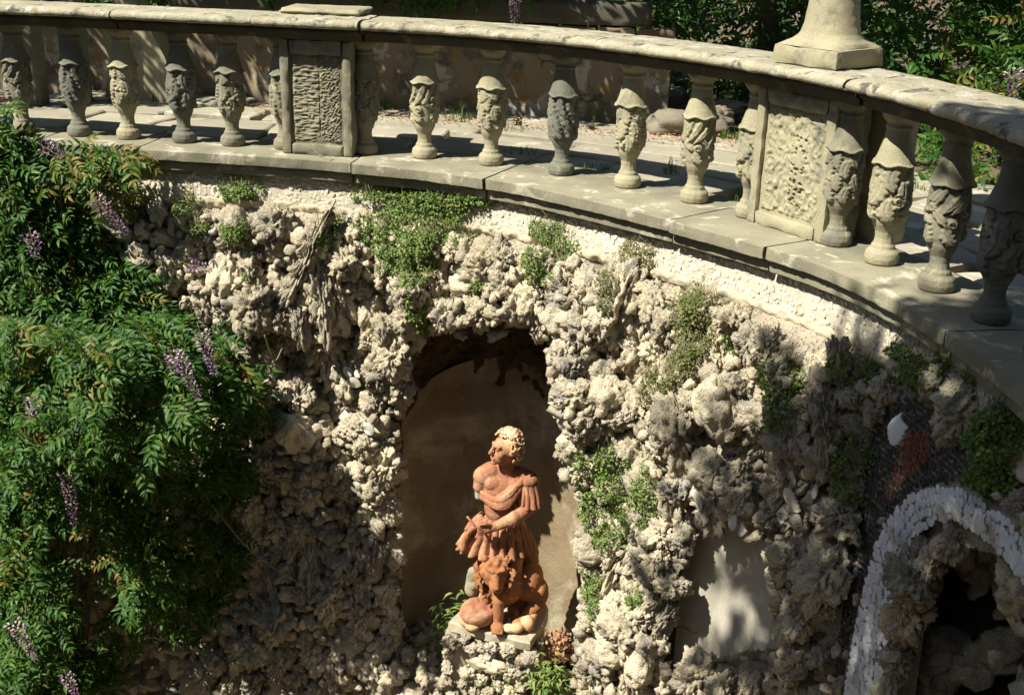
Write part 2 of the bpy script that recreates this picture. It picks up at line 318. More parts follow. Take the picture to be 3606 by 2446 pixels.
def dist_poly(poly, S, Z, closed=True):
    n = len(poly); d = np.full(S.shape, 1e9)
    for i in range(n if closed else n - 1):
        a = poly[i]; b = poly[(i + 1) % n]; ab = b - a; t = np.clip(((S - a[0]) * ab[0] + (Z - a[1]) * ab[1]) / (ab @ ab + 1e-12), 0, 1)
        d = np.minimum(d, np.hypot(S - a[0] - t * ab[0], Z - a[1] - t * ab[1]))
    return d
def sdist(poly, S, Z):
    d = dist_poly(poly, S, Z); return np.where(inside(poly, S, Z), -d, d)

# ------------------------------------------------------------------ leaves
def leaflet(L, W, fold=0.25, droop=0.15):
    """one lanceolate blade along +X, 8 vertices, folded on its midrib"""
    V = np.array([(0, 0, 0), (L * .33, 0, 0), (L * .68, 0, -droop * L * .3), (L, 0, -droop * L),
                  (L * .28, W * .46, fold * W), (L * .62, W * .42, fold * W - droop * L * .2), (L * .28, -W * .46, fold * W), (L * .62, -W * .42, fold * W - droop * L * .2)])
    F = [(0, 1, 4), (0, 6, 1), (1, 2, 5, 4), (1, 6, 7, 2), (2, 3, 5), (2, 7, 3)]
    return V, F
def rotm(rx, ry, rz): return np.array(Euler((rx, ry, rz)).to_matrix())
def compound(seed, L=0.26, n=5, ll=0.085, lw=0.034):
    r = random.Random(seed); mb = MB(); pts = []
    for k in range(4):
        t = k / 3; pts.append((L * t, 0, -0.22 * L * t * t))
    V, F = tube(pts, np.linspace(0.0022, 0.001, 4), 3); mb.add(V, F)
    for k in range(n):
        t = (k + 0.9) / n; x = L * t * 0.97; z = -0.22 * L * t * t
        for sgn in (1, -1):
            s = (0.72 + 0.5 * math.sin(math.pi * min(1, t * 0.9))) * r.uniform(0.85, 1.15)
            V, F = leaflet(ll * s, lw * s * r.uniform(0.85, 1.15), r.uniform(.12, .4), r.uniform(0.05, 0.4))
            V = V @ rotm(r.uniform(-.5, .5), r.uniform(-.1, .45), sgn * r.uniform(0.75, 1.15)).T + (x, 0, z); mb.add(V, F)
    V, F = leaflet(ll * 1.1, lw, .2, .3); mb.add(V @ rotm(r.uniform(-.4, .4), r.uniform(.1, .6), r.uniform(-.2, .2)).T + (L, 0, -.22 * L), F)
    return mb.get()
def compound_simple(seed, L=0.26, n=4, ll=0.095, lw=0.04):
    r = random.Random(seed); mb = MB(); q0 = np.array([(0, 0, 0), (ll * .45, lw * .5, .25 * lw), (ll, 0, -.12 * ll), (ll * .45, -lw * .5, .25 * lw)])
    for k in range(n + 1):
        t = (k + .9) / (n + 1)
        for sgn in ((1, -1) if k < n else (0,)):
            V = q0 * r.uniform(.8, 1.2) @ rotm(r.uniform(-.5, .5), r.uniform(-.1, .5), sgn * r.uniform(.75, 1.15)).T + (L * t, 0, -.22 * L * t * t); mb.add(V, [(0, 2, 1), (0, 3, 2)])
    return mb.get()
def basis(d, up):
    d = d / np.linalg.norm(d); y = np.cross(up, d); y /= np.linalg.norm(y) + 1e-9; z = np.cross(d, y); return np.stack([d, y, z], 1)
def dirs_to_euler(B): return Matrix([list(map(float, r)) for r in B]).to_euler()
class Joiner:
    """joins many placed copies of meshes given as triangle/quad lists"""
    def __init__(s): s.V = []; s.F3 = []; s.F4 = []; s.n = 0
    def add(s, V, F, B=None, loc=(0, 0, 0), sc=1.0):
        W = V * sc
        if B is not None: W = W @ B.T
        s.V.append(W + loc)
        key = id(F)
        if key not in _fc: _fc[key] = (F, np.array([f for f in F if len(f) == 3], int).reshape(-1, 3), np.array([f for f in F if len(f) == 4], int).reshape(-1, 4))
        _, a, b = _fc[key]
        s.F3.append(a + s.n); s.F4.append(b + s.n); s.n += len(V)
    def mesh(s, name, mat, smooth=True):
        V = np.concatenate(s.V); f3 = np.concatenate(s.F3); f4 = np.concatenate(s.F4)
        tri = np.concatenate([f3, f4[:, [0, 1, 2]], f4[:, [0, 2, 3]]]) if len(f4) else f3
        return mesh_np(name, V, tri, mat, smooth)
_fc = {}

# ------------------------------------------------------------------ ground
terr = obj('terrace', *(lambda e: (np.array([*e]), [tuple(range(len(e)))]))([(*cpos(s, -0.22), -0.07) for s in np.linspace(0, SL, 60)] + [(30, 2.4, -0.07), (30, 60, -0.07), (-30, 60, -0.07), (-30, 7.8, -0.07)]), M['soil'], smooth=False)
tag(terr, kind='structure')
V, F = box(-30, 30, -30, 60, -6.05, -6.0); gr = obj('garden_ground', V, F, M['soil'], smooth=False); tag(gr, kind='structure')

# paving of the terrace, stone by stone
def slab_mesh(poly, z0, th, jit, bev=0.012):
    """flat stone with an uneven outline: poly is a plan outline"""
    P = np.asarray(poly); c = P.mean(0); Q = []
    for i in range(len(P)):
        a, b = P[i], P[(i + 1) % len(P)]
        for t in (0, .33, .66): Q.append(a + (b - a) * t + RNG.normal(0, jit, 2) * (0.4 if t == 0 else 1))
    Q = np.array(Q); n = len(Q); inn = c + (Q - c) * (1 - bev / max(0.05, np.linalg.norm(Q - c, axis=1).mean()))
    tl = RNG.normal(0, 0.012, 2)
    zt = z0 + th + (Q - c) @ tl; V = np.vstack([np.c_[Q, np.full(n, z0)], np.c_[Q, zt - bev * .7], np.c_[inn, zt], [[*c, z0 + th + .003]]])
    F = [(i, (i + 1) % n, n + (i + 1) % n, n + i) for i in range(n)] + [(n + i, n + (i + 1) % n, 2 * n + (i + 1) % n, 2 * n + i) for i in range(n)] + [(2 * n + i, 2 * n + (i + 1) % n, 3 * n) for i in range(n)]
    return V, F
rows = [-0.24, -0.62, -1.02, -1.42, -1.85]
for r_i in range(4):
    s = 0.3 + 0.2 * r_i
    while s < 9.3:
        w = RNG.uniform(0.42, 0.85); g = 0.02; a, b = rows[r_i], rows[r_i + 1]
        j = RNG.uniform(-.05, .05, 4)
        poly = [cpos(s + g + j[0], a - g), cpos(s + w * .5, a - g), cpos(s + w - g + j[1], a - g), cpos(s + w - g + j[2], b + g), cpos(s + w * .5, b + g), cpos(s + g + j[3], b + g)]
        V, F = slab_mesh([p for p in poly], -0.075, 0.045 + RNG.uniform(0, .022), 0.010)
        obj('paving_stone', V, F, M['pave'], terr, smooth=False); s += w

# ------------------------------------------------------------------ balustrade
bal = empty('balustrade'); tag(bal, 'curved weathered stone balustrade with leaf carved balusters above the rocky grotto wall', 'balustrade')
def sweep(name, s0, s1, prof, mat, parent, rough=0.004, ns=None, wear=0.012, seed=0, fo=None, closed_ends=True):
    """prof: list of (offset, z), closed loop; swept from s0 to s1 along the curve, worn surface"""
    pr = []
    for i in range(len(prof)):
        a, b = np.array(prof[i]), np.array(prof[(i + 1) % len(prof)]); n = max(1, int(np.linalg.norm(b - a) / 0.018))
        for k in range(n): pr.append(a + (b - a) * k / n)
    pr = np.array(pr); npf = len(pr); ns = ns or max(4, int((s1 - s0) / 0.018)); S = np.linspace(s0, s1, ns)
    SS, I = np.meshgrid(S, np.arange(npf), indexing='ij'); SS = SS.ravel(); I = I.ravel(); O = pr[I, 0].copy(); Z = pr[I, 1].copy()
    if fo is not None: O = O + fo(SS) * (O > 0)
    co = pr.mean(0)
    q = np.c_[SS, O, Z]; d = fbm(q * 9 + seed, 3, seed) * rough * 1.4 + perlin(q * 38 + seed, 5) * rough * 0.8
    edge = np.minimum(SS - s0, s1 - SS); d -= wear * np.exp(-edge / 0.012) * (0.7 + perlin(q * 14, 8))
    dirv = pr[I] - co; dirv /= np.linalg.norm(dirv, axis=1)[:, None] + 1e-9
    O += dirv[:, 0] * d; Z += dirv[:, 1] * d
    sh = SS + (SS == s0) * 0.003 - (SS == s1) * 0.003
    P = cpos(sh, 0); nx = np.interp(sh, _s, NM[:, 0]); ny = np.interp(sh, _s, NM[:, 1])
    V = np.c_[P[:, 0] + nx * O, P[:, 1] + ny * O, Z]
    F = [tuple(f) for f in grid_faces(ns, npf)] + [(i * npf + npf - 1, (i + 1) * npf + npf - 1, (i + 1) * npf, i * npf) for i in range(ns - 1)]
    F = [f[::-1] for f in F]
    F += [tuple(range(npf)), tuple(range((ns - 1) * npf, ns * npf))[::-1]]
    me = mesh_np(name, V, F, mat, True)
    o = link(name, me, parent); return o
def s_at(u, v, z=0.0):
    P = on_z(u, v, z); return near_s(P[0], P[1])[0]
# rail stones
nose = [(-0.175, 0.755), (-0.185, 0.78), (-0.17, 0.800), (0.165, 0.803), (0.205, 0.797), (0.222, 0.784), (0.226, 0.768), (0.216, 0.753), (0.195, 0.748), (-0.16, 0.748)]
mould = [(-0.150, 0.7475), (0.150, 0.7475), (0.150, 0.722), (0.128, 0.712), (0.124, 0.680), (-0.128, 0.680), (-0.135, 0.71), (-0.15, 0.722)]
rj = [0.05, s_at(270, 20, .8), s_at(560, 45, .79), s_at(810, 55, .79), s_at(1345, 95, .79), s_at(1900, 185, .79), 8.6, 9.9]
for i in range(len(rj) - 1):
    ex = 0.035 if i == 2 else (0.012 if i == 4 else 0)
    pr = [(o + (ex if o > .1 else 0), z + (0.004 if i == 2 else 0)) for o, z in nose]
    sweep('coping_stone', rj[i] + .0015, rj[i + 1] - .0015, pr, M['coping'], bal, 0.006, seed=i * 3 + 1)
    sweep('coping_moulding', rj[i] + .0015, rj[i + 1] - .0015, [(o + (ex if o > .1 else 0), z) for o, z in mould], M['shadestone'], bal, 0.002, seed=i * 3 + 2, wear=.005)
# sill stones
sj = [0.05, s_at(100, 312), s_at(295, 340), s_at(790, 372), s_at(1090, 408), s_at(1508, 500), s_at(1732, 560), s_at(2140, 750), 9.2, 9.9]
for i in range(len(sj) - 1):
    ex = [0, 0, 0.0, 0.015, 0.0, 0.01, 0.0, 0.0, 0.03, 0.03, 0][i]
    def fo(S, ex=ex): return sill_o(S) + ex
    sweep('sill_stone', sj[i] + .002, sj[i + 1] - .002, [(-0.24, -0.06), (-0.24, -0.004), (0.001, 0.0), (0.0011, -0.062)][::1] if 0 else [(-0.24, -0.062), (-0.24, -0.003), (-0.1, 0.0), (-0.002, 0.001), (0.0005, -0.001), (0.001, -0.006), (0.001, -0.058), (0.0003, -0.062)], M['sill'], bal, 0.004, seed=40 + i * 3, fo=fo, wear=0.010)
    sweep('sill_moulding', sj[i] + .002, sj[i + 1] - .002, [(-0.24, -0.125), (-0.24, -0.063), (-0.1, -0.0625), (0.0005, -0.063), (0.001, -0.120), (0.0003, -0.125)], M['sill'], bal, 0.003, seed=80 + i * 3, fo=lambda S: sill_o(S) - 0.035, wear=0.006)

# balusters, each with its own carving
def make_baluster(seed, mat, style):
    nz, nt_ = 164, 108; H = 0.681
    z = np.linspace(0, H, nz); th = np.linspace(0, 2 * math.pi, nt_, endpoint=False)
    pz = [0, .008, .03, .055, .068, .072, .080, .088, .094, .12, .15, .175, .20, .23, .30, .38, .43, .455]
    pr = [.064, .073, .077, .072, .060, .053, .053, .050, .044, .040, .043, .055, .070, .079, .083, .082, .083, .083]
    cz = [.43, .447, .46, .50, .55, .59, .598, .604, .612, .618, .63, .645, .66, .668, .681]
    cr = [.090, .092, .087, .073, .059, .053, .052, .058, .058, .052, .056, .072, .080, .083, .083]
    T, Z = np.meshgrid(th, z, indexing='ij'); T = T.ravel(); Z = Z.ravel(); rs = random.Random(seed)
    q = np.c_[np.cos(T), np.sin(T), Z * 10]
    zh = 0.449 + 0.0055 * np.sin(T * 6 + seed) + 0.004 * perlin(q * 1.7 + seed, 2)
    body = np.interp(Z, pz, pr); cone = np.interp(Z, cz, cr)
    rel = np.zeros(len(T)); base_d = sstep(.175, .215, Z) * (Z < zh)
    leaves = []
    def rowof(n, z0, L, W, off, tilt=0, amp=.012, curl=0):
        for k in range(n): leaves.append((2 * math.pi * (k + off) / n + rs.uniform(-.12, .12), z0 + rs.uniform(-.008, .008), L * rs.uniform(.85, 1.15), W * rs.uniform(.85, 1.2), tilt + rs.uniform(-.15, .15), amp, curl))
    if style == 0:   # three tiers of drooping plain leaves
        rowof(6, .29, .090, .058, 0, 0.15); rowof(6, .35, .095, .060, .5, 0.25); rowof(6, .405, .09, .056, 0, .1); rowof(6, .45, .080, .056, .5, 0)
    elif style == 1: # long feathered leaves
        rowof(8, .31, .12, .046, 0, .35, .014); rowof(8, .385, .13, .046, .5, .4, .014); rowof(8, .452, .12, .044, 0, .3, .013)
    elif style == 2: # scrolls and curling leaves
        rowof(5, .29, .09, .06, 0, .6); rowof(5, .37, .13, .034, .2, .9); rowof(5, .452, .16, .036, .5, -.6); rowof(5, .44, .15, .03, .9, -.6)
    elif style == 3: # scalloped skirt with bunches below
        rowof(6, .30, .095, .06, .5, 0); rowof(6, .37, .10, .066, 0, 0); rowof(8, .452, .08, .062, .3, 0, .008)
    else:            # broad acanthus
        rowof(5, .31, .12, .075, 0, .3, .016); rowof(5, .39, .13, .07, .5, -.3, .015); rowof(5, .452, .12, .07, .1, .2, .013)
    lvl = 0
    for (t0, z0, L, W, tilt, amp, curl) in leaves:
        dt = (T - t0 + math.pi) % (2 * math.pi) - math.pi; x = dt * 0.083; y = z0 - Z      # y grows downwards
        cx = math.cos(tilt); sx = math.sin(tilt); a = y * cx + x * sx; b = -y * sx + x * cx
        a = a / L; b = b + 0.25 * W * np.sin(a * 3.0) * (1 if tilt > 0 else -1); w = W * 0.5 * np.sin(np.clip(a, 0, 1) ** 0.75 * math.pi) ** 0.6 + 1e-5
        w = w * (1 + 0.16 * np.sin(a * 26)); ins = (a > 0) & (a < 1) & (np.abs(b) < w)
        e = 1 - (np.abs(b) / w) ** 2
        hgt = amp * (0.45 + 0.55 * np.sqrt(np.clip(e, 0, 1))) * (0.55 + 0.6 * np.clip(a, 0, 1)) - 0.0035 * np.exp(-(b / .0022) ** 2) - .0008 * (0.5 + 0.5 * np.cos(b / W * 25))
        rel = np.where(ins, 1.5 * np.maximum(hgt, 0.0045) + 0.12 * rel, rel)
    if style in (2, 4):
        for k in range(5):
            t0 = 2 * math.pi * (k + rs.random() * .4) / 5; z0 = rs.choice([.25, .30, .36]); dt = (T - t0 + math.pi) % (2 * math.pi) - math.pi
            x = dt * .083; y = Z - z0; rr = np.hypot(x, y); R = .024; sp = np.sin(rr / R * 9 - np.arctan2(y, x) * 1.0)
            rel = np.where(rr < R, .014 * np.clip(1.15 - (rr / R) ** 4, 0, 1) + .004 * sp, rel)
    if style == 3:
        for k in range(14):
            t0 = rs.uniform(0, 6.28); z0 = rs.uniform(.23, .33); dt = (T - t0 + math.pi) % (2 * math.pi) - math.pi; rr = np.hypot(dt * .083, Z - z0)
            rel = np.where(rr < .015, .017 * np.sqrt(np.clip(1 - (rr / .015) ** 2, 0, 1)), rel)
    R = np.where(Z < zh, body - .009 * base_d + rel * base_d * (Z > .18), cone)
    lip = np.exp(-((Z - zh - .004) / .006) ** 2) * .006; R = R + lip
    R = R + .0018 * perlin(q * np.array([3, 3, 1.5]) + seed, 3) + .0009 * perlin(q * 12 + seed, 4)
    sq = sstep(.655, .668, Z)      # squared abacus
    R = R * (1 + sq * 0.10 * (np.abs(np.cos(2 * T)) ** 2 - .5))
    V = np.c_[R * np.cos(T), R * np.sin(T), Z]
    F = grid_faces(nt_, nz, True); row = F[:, 0] % nz
    def part(lo, hi, nm):
        f = F[(row >= lo) & (row < hi)]; u, inv = np.unique(f, return_inverse=True); return mesh_np(nm, V[u], inv.reshape(-1, 4), mat, True)
    k1 = int(np.searchsorted(z, .083)); k2 = int(np.searchsorted(z, .458))
    return part(k1, k2, 'baluster'), part(0, k1, 'foot'), part(k2, nz - 1, 'neck')
def base_s(fx, fy):
    P = on_z(fx / K, fy / K, 0)[:2]; P = P + P / np.linalg.norm(P) * .075; return near_s(*P)
BL = [((20, 395), 'sandgrey', 4, None), ((130, 470), 'sand', 2, 'second baluster from the left, with a small ringed scroll'), ((282, 484), 'sandgrey', 1, None), ((456, 495), 'sandpale', 3, 'pale baluster with a worn smooth body'), ((649, 509), 'sandgrey', 4, 'grey baluster carved with roundels'), ((817, 523), 'sand', 3, None),
      ((972, 533), 'sand', 1, 'baluster half hidden by the left side of the ribbed pier'), ((1268, 548), 'sand', 0, 'baluster half hidden by the right side of the ribbed pier'),
      ((1497, 561), 'sandpale', 2, 'pale baluster with curling scroll carving'), ((1734, 587), 'sandpale', 0, 'pale baluster with overlapping broad leaves'), ((1978, 623), 'sandgrey', 1, 'dark grey baluster with long feathered leaves'), ((2207, 668), 'sandpale', 3, 'yellowish baluster with bunched fruit carving'), ((2447, 720), 'sandpale', 2, 'pale baluster with looping bands and leaves'),
      ((2640, 770), 'sandpale', 4, 'baluster half hidden by the left side of the pitted pier'), ((2933, 868), 'sand', 0, 'baluster on the right side of the pitted pier'),
      ((3112, 940), 'sandpale', 4, 'large baluster with broad acanthus leaves'), ((3302, 1035), 'sand', 2, 'baluster with long vertical scroll leaves'), ((3500, 1150), 'sandgrey', 4, 'dark shaded baluster nearest the right edge')] + [((3500, 1150), 'sandgrey', 1, None)] * 3
for k, ((fx, fy), mt, st, lab) in enumerate(BL):
    s, o_ = base_s(fx, fy)
    if k < 2: s = base_s(282, 484)[0] - 0.36 * (2 - k) - .02
    if k in (6,): s = s_at(636, 350) - 0.03
    if k in (7,): s = s_at(803, 355) + 0.035
    if k in (13,): s = s_at(1693, 500) - 0.05
    if k in (14,): s = s_at(1860, 554) + 0.02
    if k > 17: s += .40 * (k - 17)
    if k < 18: me, mf, mn = make_baluster(k * 5 + 3, M[mt], st)
    p = cpos(s, 0.0); b = link('baluster', me, bal, loc=(p[0], p[1], 0.0), rot=(0, 0, k * 1.3))
    if lab: b['label'] = lab
    link('foot', mf, b); link('neck', mn, b)

# piers with framed panels
def make_pier(s0, s1, front, depth, seed, style):
    sm = (s0 + s1) / 2; w = float(np.linalg.norm(cpos(s1, 0) - cpos(s0, 0))); c = cpos(sm, 0)
    r = empty('pier', (c[0], c[1], 0)); r.parent = bal; r.rotation_euler = (0, 0, cang(sm))
    r['label'] = 'square pier with a ribbed and pecked panel' if style == 0 else 'pier with a crumbling pitted panel under the urn'
    H = 0.679; f = 0.058
    def blk(name, x0, x1, y0, y1, z0, z1, sd):
        n = [max(2, int(abs(b - a) / .016)) for a, b in ((x0, x1), (y0, y1), (z0, z1))]; mb = MB()
        for ax in range(3):
            for side in (0, 1):
                o = [i for i in range(3) if i != ax]; lo = (x0, y0, z0); hi = (x1, y1, z1)
                A = np.linspace(lo[o[0]], hi[o[0]], n[o[0]] + 1); B = np.linspace(lo[o[1]], hi[o[1]], n[o[1]] + 1)
                a, b_ = np.meshgrid(A, B, indexing='ij'); P = np.zeros((a.size, 3)); P[:, o[0]] = a.ravel(); P[:, o[1]] = b_.ravel(); P[:, ax] = (lo, hi)[side][ax]
                mb.add(P, [tuple(q) if (side ^ (ax == 1)) else tuple(q[::-1]) for q in grid_faces(len(A), len(B))])
        V, F = mb.get(); c_ = np.array([(x0 + x1) / 2, (y0 + y1) / 2, (z0 + z1) / 2]); hs = np.array([x1 - x0, y1 - y0, z1 - z0]) / 2
        q = V * 1.0 + sd; rel = np.abs(V - c_) / hs; ne = (rel > .999).sum(1)
        sh = np.where(ne >= 2, .005, 0) * (1 + 1.5 * perlin(q * 11, sd))
        V = V - np.sign(V - c_) * (rel > .999) * sh[:, None]
        V = V + np.c_[perlin(q * 17, 1), perlin(q * 17, 2), perlin(q * 17, 3)] * .0035 + np.c_[perlin(q * 45, 4), perlin(q * 45, 5), perlin(q * 45, 6)] * .0016
        return obj(name, V, F, mt, r)
    mt = M['sand'] if style == 0 else M['sandpale']
    y0 = -front
    blk('core', -w / 2 + .003, w / 2 - .003, y0 + .028, depth, 0.001, H, seed)
    blk('panel_frame', -w / 2, -w / 2 + f, y0, y0 + .035, 0.0, H, seed + 1); blk('panel_frame', w / 2 - f, w / 2, y0, y0 + .035, 0.0, H, seed + 2)
    blk('panel_frame', -w / 2 + f + .001, w / 2 - f - .001, y0 + .001, y0 + .034, 0.0, f + .01, seed + 3)
    blk('panel_frame', -w / 2 + f + .001, w / 2 - f - .001, y0 + .001, y0 + .034, H - f - .03, H, seed + 4)
    # rough field
    W2 = w / 2 - f - .008; X, Z = np.meshgrid(np.linspace(-W2, W2, 90), np.linspace(f + .014, H - f - .034, 150), indexing='ij'); X = X.ravel(); Z = Z.ravel()
    e = np.minimum(np.minimum(X + W2, W2 - X), np.minimum(Z - f - .014, H - f - .034 - Z)); edge = sstep(0, .018, e)
    if style == 0:
        a = np.c_[X * 14, Z * 46, X * 0 + seed]; b = np.c_[(X + Z * .8) * 24, (Z - X * .6) * 46, X * 0 + 9]
        h = np.where(X < .018, ridged(a + perlin(a * .7, 8)[:, None] * 1.2, 3) * .7 + .9 * perlin(a * 1.9, 2), ridged(b + perlin(b * .7, 8)[:, None] * 1.2, 5) * .6 + .9 * perlin(b * 1.9, 2)) * .009 - .018 * np.exp(-((X - .018) / .003) ** 2)
    else:
        a = np.c_[X * 30, Z * 22, X * 0 + seed]; h = (ridged(a, 3) * .6 + perlin(a * 1.5, 2)) * .010
        m = np.exp(-((X - .035) / .045) ** 4 - ((Z - .30) / .17) ** 4); pit = worley(np.c_[X * 48, Z * 48, X * 0], 4)
        h = h * (1 - m) + m * (.016 - .030 * (pit < .38))
    V = np.c_[X, y0 + .030 - (.004 + h) * edge, Z]; F = grid_faces(90, 150)
    obj('rough_panel', V, F, mt, r)
    if style == 1:
        blk('rear_buttress', w / 2 - .16, w / 2 + .12, depth + .02, depth + .20, -0.06, H - .001, seed + 9)
    return r
p1 = make_pier(s_at(636, 350), s_at(803, 355), 0.155, 0.15, 3, 0)
p2 = make_pier(s_at(1693, 500), s_at(1860, 554), 0.085, 0.16, 21, 1)

# loose slab lying on the rail, urn on its plinth, iron pins
def worn_block(w, d, h, seed, n=14, r=.012):
    V, F = [], []
    mb = MB()
    for ax in range(3):
        for side in (0, 1):
            o = [i for i in range(3) if i != ax]; dim = (w, d, h); na = max(3, int(dim[o[0]] / .02)); nb = max(3, int(dim[o[1]] / .02))
            a, b_ = np.meshgrid(np.linspace(-.5, .5, na) * dim[o[0]], np.linspace(-.5, .5, nb) * dim[o[1]], indexing='ij')
            P = np.zeros((a.size, 3)); P[:, o[0]] = a.ravel(); P[:, o[1]] = b_.ravel(); P[:, ax] = (side - .5) * dim[ax]
            mb.add(P, [tuple(q) if (side ^ (ax == 1)) else tuple(q[::-1]) for q in grid_faces(na, nb)])
    V, F = mb.get(); hs = np.array([w, d, h]) / 2; rel = np.abs(V) > hs * .999; ne = rel.sum(1)
    sh = np.where(ne >= 2, r, 0) * (1 + 1.2 * perlin(V * 9 + seed, seed)); V = V - np.sign(V) * rel * sh[:, None]
    V = V + np.c_[perlin(V * 14 + seed, 1), perlin(V * 14 + seed, 2), perlin(V * 14 + seed, 3)] * .0028
    V[:, 2] += h / 2; return V, F
V, F = worn_block(.50, .34, .035, 5); c = cpos(s_at(680, 40, .82), 0.0)
sl = obj('stone_slab', V, F, M['sandpale'], loc=(c[0] + .03, c[1] + .14, .806), rot=(0, 0, cang(s_at(700, 40, .82)) + .04)); tag(sl, 'thin pale stone slab lying flat on the rail above the ribbed pier', 'stone slab')
su = s_at(1868, 100, .8); c = cpos(su, 0.0); uc = on_z(1868, 100, .8)
urn = empty('stone_urn', (*cpos(s_at(1860, 554) - .185, -.02), .803)); urn.rotation_euler = (0, 0, cang(su) + math.radians(0)); tag(urn, 'pale stone urn on a square chipped plinth standing on the rail at the right', 'urn')
V, F = worn_block(.36, .36, .088, 12, r=.007); obj('plinth', V, F, M['sandpale'], urn)
def lathe(prof, n=64, ns=6, amp=.002, seed=1, square=None):
    z = np.array([p[1] for p in prof]); r = np.array([p[0] for p in prof]); t = np.linspace(0, len(z) - 1, (len(z) - 1) * ns + 1)
    Z = np.interp(t, range(len(z)), z); R = np.interp(t, range(len(z)), r); T = np.linspace(0, 2 * math.pi, n, endpoint=False)
    TT, I = np.meshgrid(T, range(len(Z)), indexing='ij'); TT = TT.ravel(); I = I.ravel(); RR = R[I] + amp * perlin(np.c_[np.cos(TT), np.sin(TT), Z[I] * 8] * 4 + seed, seed)
    if square is not None:
        k = np.clip((square[1] - Z[I]) / (square[1] - square[0]), 0, 1) ** 2; RR = RR * (1 + k * (1 / np.maximum(np.abs(np.cos(TT)), np.abs(np.sin(TT))) - 1) * .9)
    return np.c_[RR * np.cos(TT), RR * np.sin(TT), Z[I]], grid_faces(n, len(Z), True)
V, F = lathe([(.172, .086), (.170, .094), (.165, .105), (.148, .122), (.136, .145), (.126, .18), (.118, .23), (.112, .30), (.108, .38)], square=(.086, .15), ns=5); obj('foot', V, F, M['sandpale'], urn)
V, F = lathe([(.108, .38), (.14, .385), (.14, .40), (.11, .41), (.15, .45), (.22, .52), (.26, .62), (.27, .74), (.24, .78), (.25, .80), (.30, .83), (.30, .85), (.26, .86), (.24, .80), (.10, .75), (.0, .74)], ns=4); obj('bowl', V, F, M['sandpale'], urn)
for i, (u, v, L) in enumerate([(1334, 62, .035), (2262, 207, .035)]):
    P = on_z(u, v, .802 + 0.0); V, F = tube([(0, 0, 0), (0.004, 0, L * .6), (-.006, 0, L), (-.018, 0, L * .8)], .005, 6)
    pn = obj('iron_pin', V, F, M['iron'], loc=tuple(P)); tag(pn, ['small bent iron pin sticking up from the middle of the rail', 'small rusty iron pin on the rail near the right edge'][i], 'iron pin', 'iron pins set in the rail')

# ------------------------------------------------------------------ grotto wall
NICHE = [(915, 1640), (915, 1500), (914, 1200), (916, 960), (930, 880), (948, 815), (975, 762), (1030, 728), (1090, 716), (1150, 716), (1205, 745), (1245, 795), (1275, 850), (1298, 915), (1308, 980), (1312, 1040), (1322, 1100), (1328, 1250), (1322, 1400), (1312, 1500), (1300, 1640)]
PANEL = [(1612, 1125), (1660, 1165), (1720, 1190), (1780, 1230), (1815, 1275), (1805, 1340), (1795, 1410), (1765, 1470), (1700, 1470), (1650, 1480), (1620, 1530), (1600, 1600), (1560, 1650), (1530, 1650), (1552, 1500), (1555, 1400), (1570, 1320), (1590, 1240)]
ARCH_O = [(1925, 1660), (1938, 1576), (1960, 1450), (1985, 1340), (2012, 1230), (2050, 1165), (2100, 1120), (2160, 1102), (2220, 1108), (2275, 1145), (2330, 1180), (2390, 1260)]
ARCH_I = [(2015, 1660), (2028, 1576), (2045, 1450), (2060, 1340), (2078, 1260), (2105, 1215), (2140, 1190), (2180, 1178), (2225, 1188), (2270, 1220), (2320, 1270), (2380, 1350)]
CAVE = [(2030, 1660), (2075, 1500), (2110, 1360), (2150, 1290), (2200, 1240), (2260, 1250), (2330, 1310), (2420, 1400), (2440, 1660)]
NP = bez(NICHE); PP = bez(PANEL); AO = bez(ARCH_O); AI = bez(ARCH_I); CV = bez(CAVE); ARCHP = np.vstack([AO, AI[::-1]]); sc0 = (NP[:, 0].min() + NP[:, 0].max()) / 2
# big masses (u, v, radius_s, radius_z, height)
LUMPS = [(600, 660, .30, .22, .13), (560, 520, .22, .16, .08), (655, 520, .22, .2, .09), (745, 590, .17, .38, .17), (730, 700, .12, .2, .10), (860, 640, .25, .25, .05), (900, 800, .2, .22, .12), (960, 640, .2, .3, .08), (1060, 650, .16, .35, .13),
         (1120, 690, .2, .2, .12), (1200, 620, .25, .3, .10), (1330, 700, .3, .25, .07), (1400, 900, .2, .3, .10), (1350, 1000, .2, .35, .09), (1340, 870, .18, .2, .08), (860, 1150, .13, .6, .10), (850, 1000, .14, .3, .10), (1690, 900, .22, .2, .15),
         (1640, 1000, .25, .3, .06), (1780, 750, .25, .2, .10), (1850, 820, .25, .3, .08), (1900, 950, .2, .3, .08), (1500, 1300, .22, .35, .08), (1560, 1250, .14, .4, .08), (1440, 1460, .3, .3, .10), (1540, 1450, .2, .3, .08), (1650, 1530, .3, .22, .14),
         (1850, 1350, .14, .6, .10), (1920, 1450, .12, .4, .06), (2190, 930, .22, .2, .09), (1560, 1000, .2, .3, .08), (700, 1000, .3, .3, .06), (620, 900, .3, .2, .07), (720, 1350, .4, .3, .08), (800, 1480, .3, .3, .10), (600, 1500, .3, .3, .08), (1700, 1100, .3, .2, .07),
         (780, 850, .17, .22, -.16), (650, 800, .22, .12, -.12), (1400, 830, .1, .08, -.12), (1040, 610, .05, .3, -.10), (1570, 1130, .1, .12, -.12), (1730, 790, .1, .1, -.10), (1660, 960, .2, .06, -.10), (1900, 820, .06, .15, -.10), (520, 800, .2, .2, -.1)]
DARK = bez([(1990, 960), (2050, 905), (2120, 900), (2200, 960), (2290, 1080), (2200, 1085), (2110, 1100), (2040, 1150), (2000, 1240), (1965, 1340), (1930, 1480), (1905, 1640), (1870, 1640), (1905, 1480), (1935, 1300), (1960, 1120)])
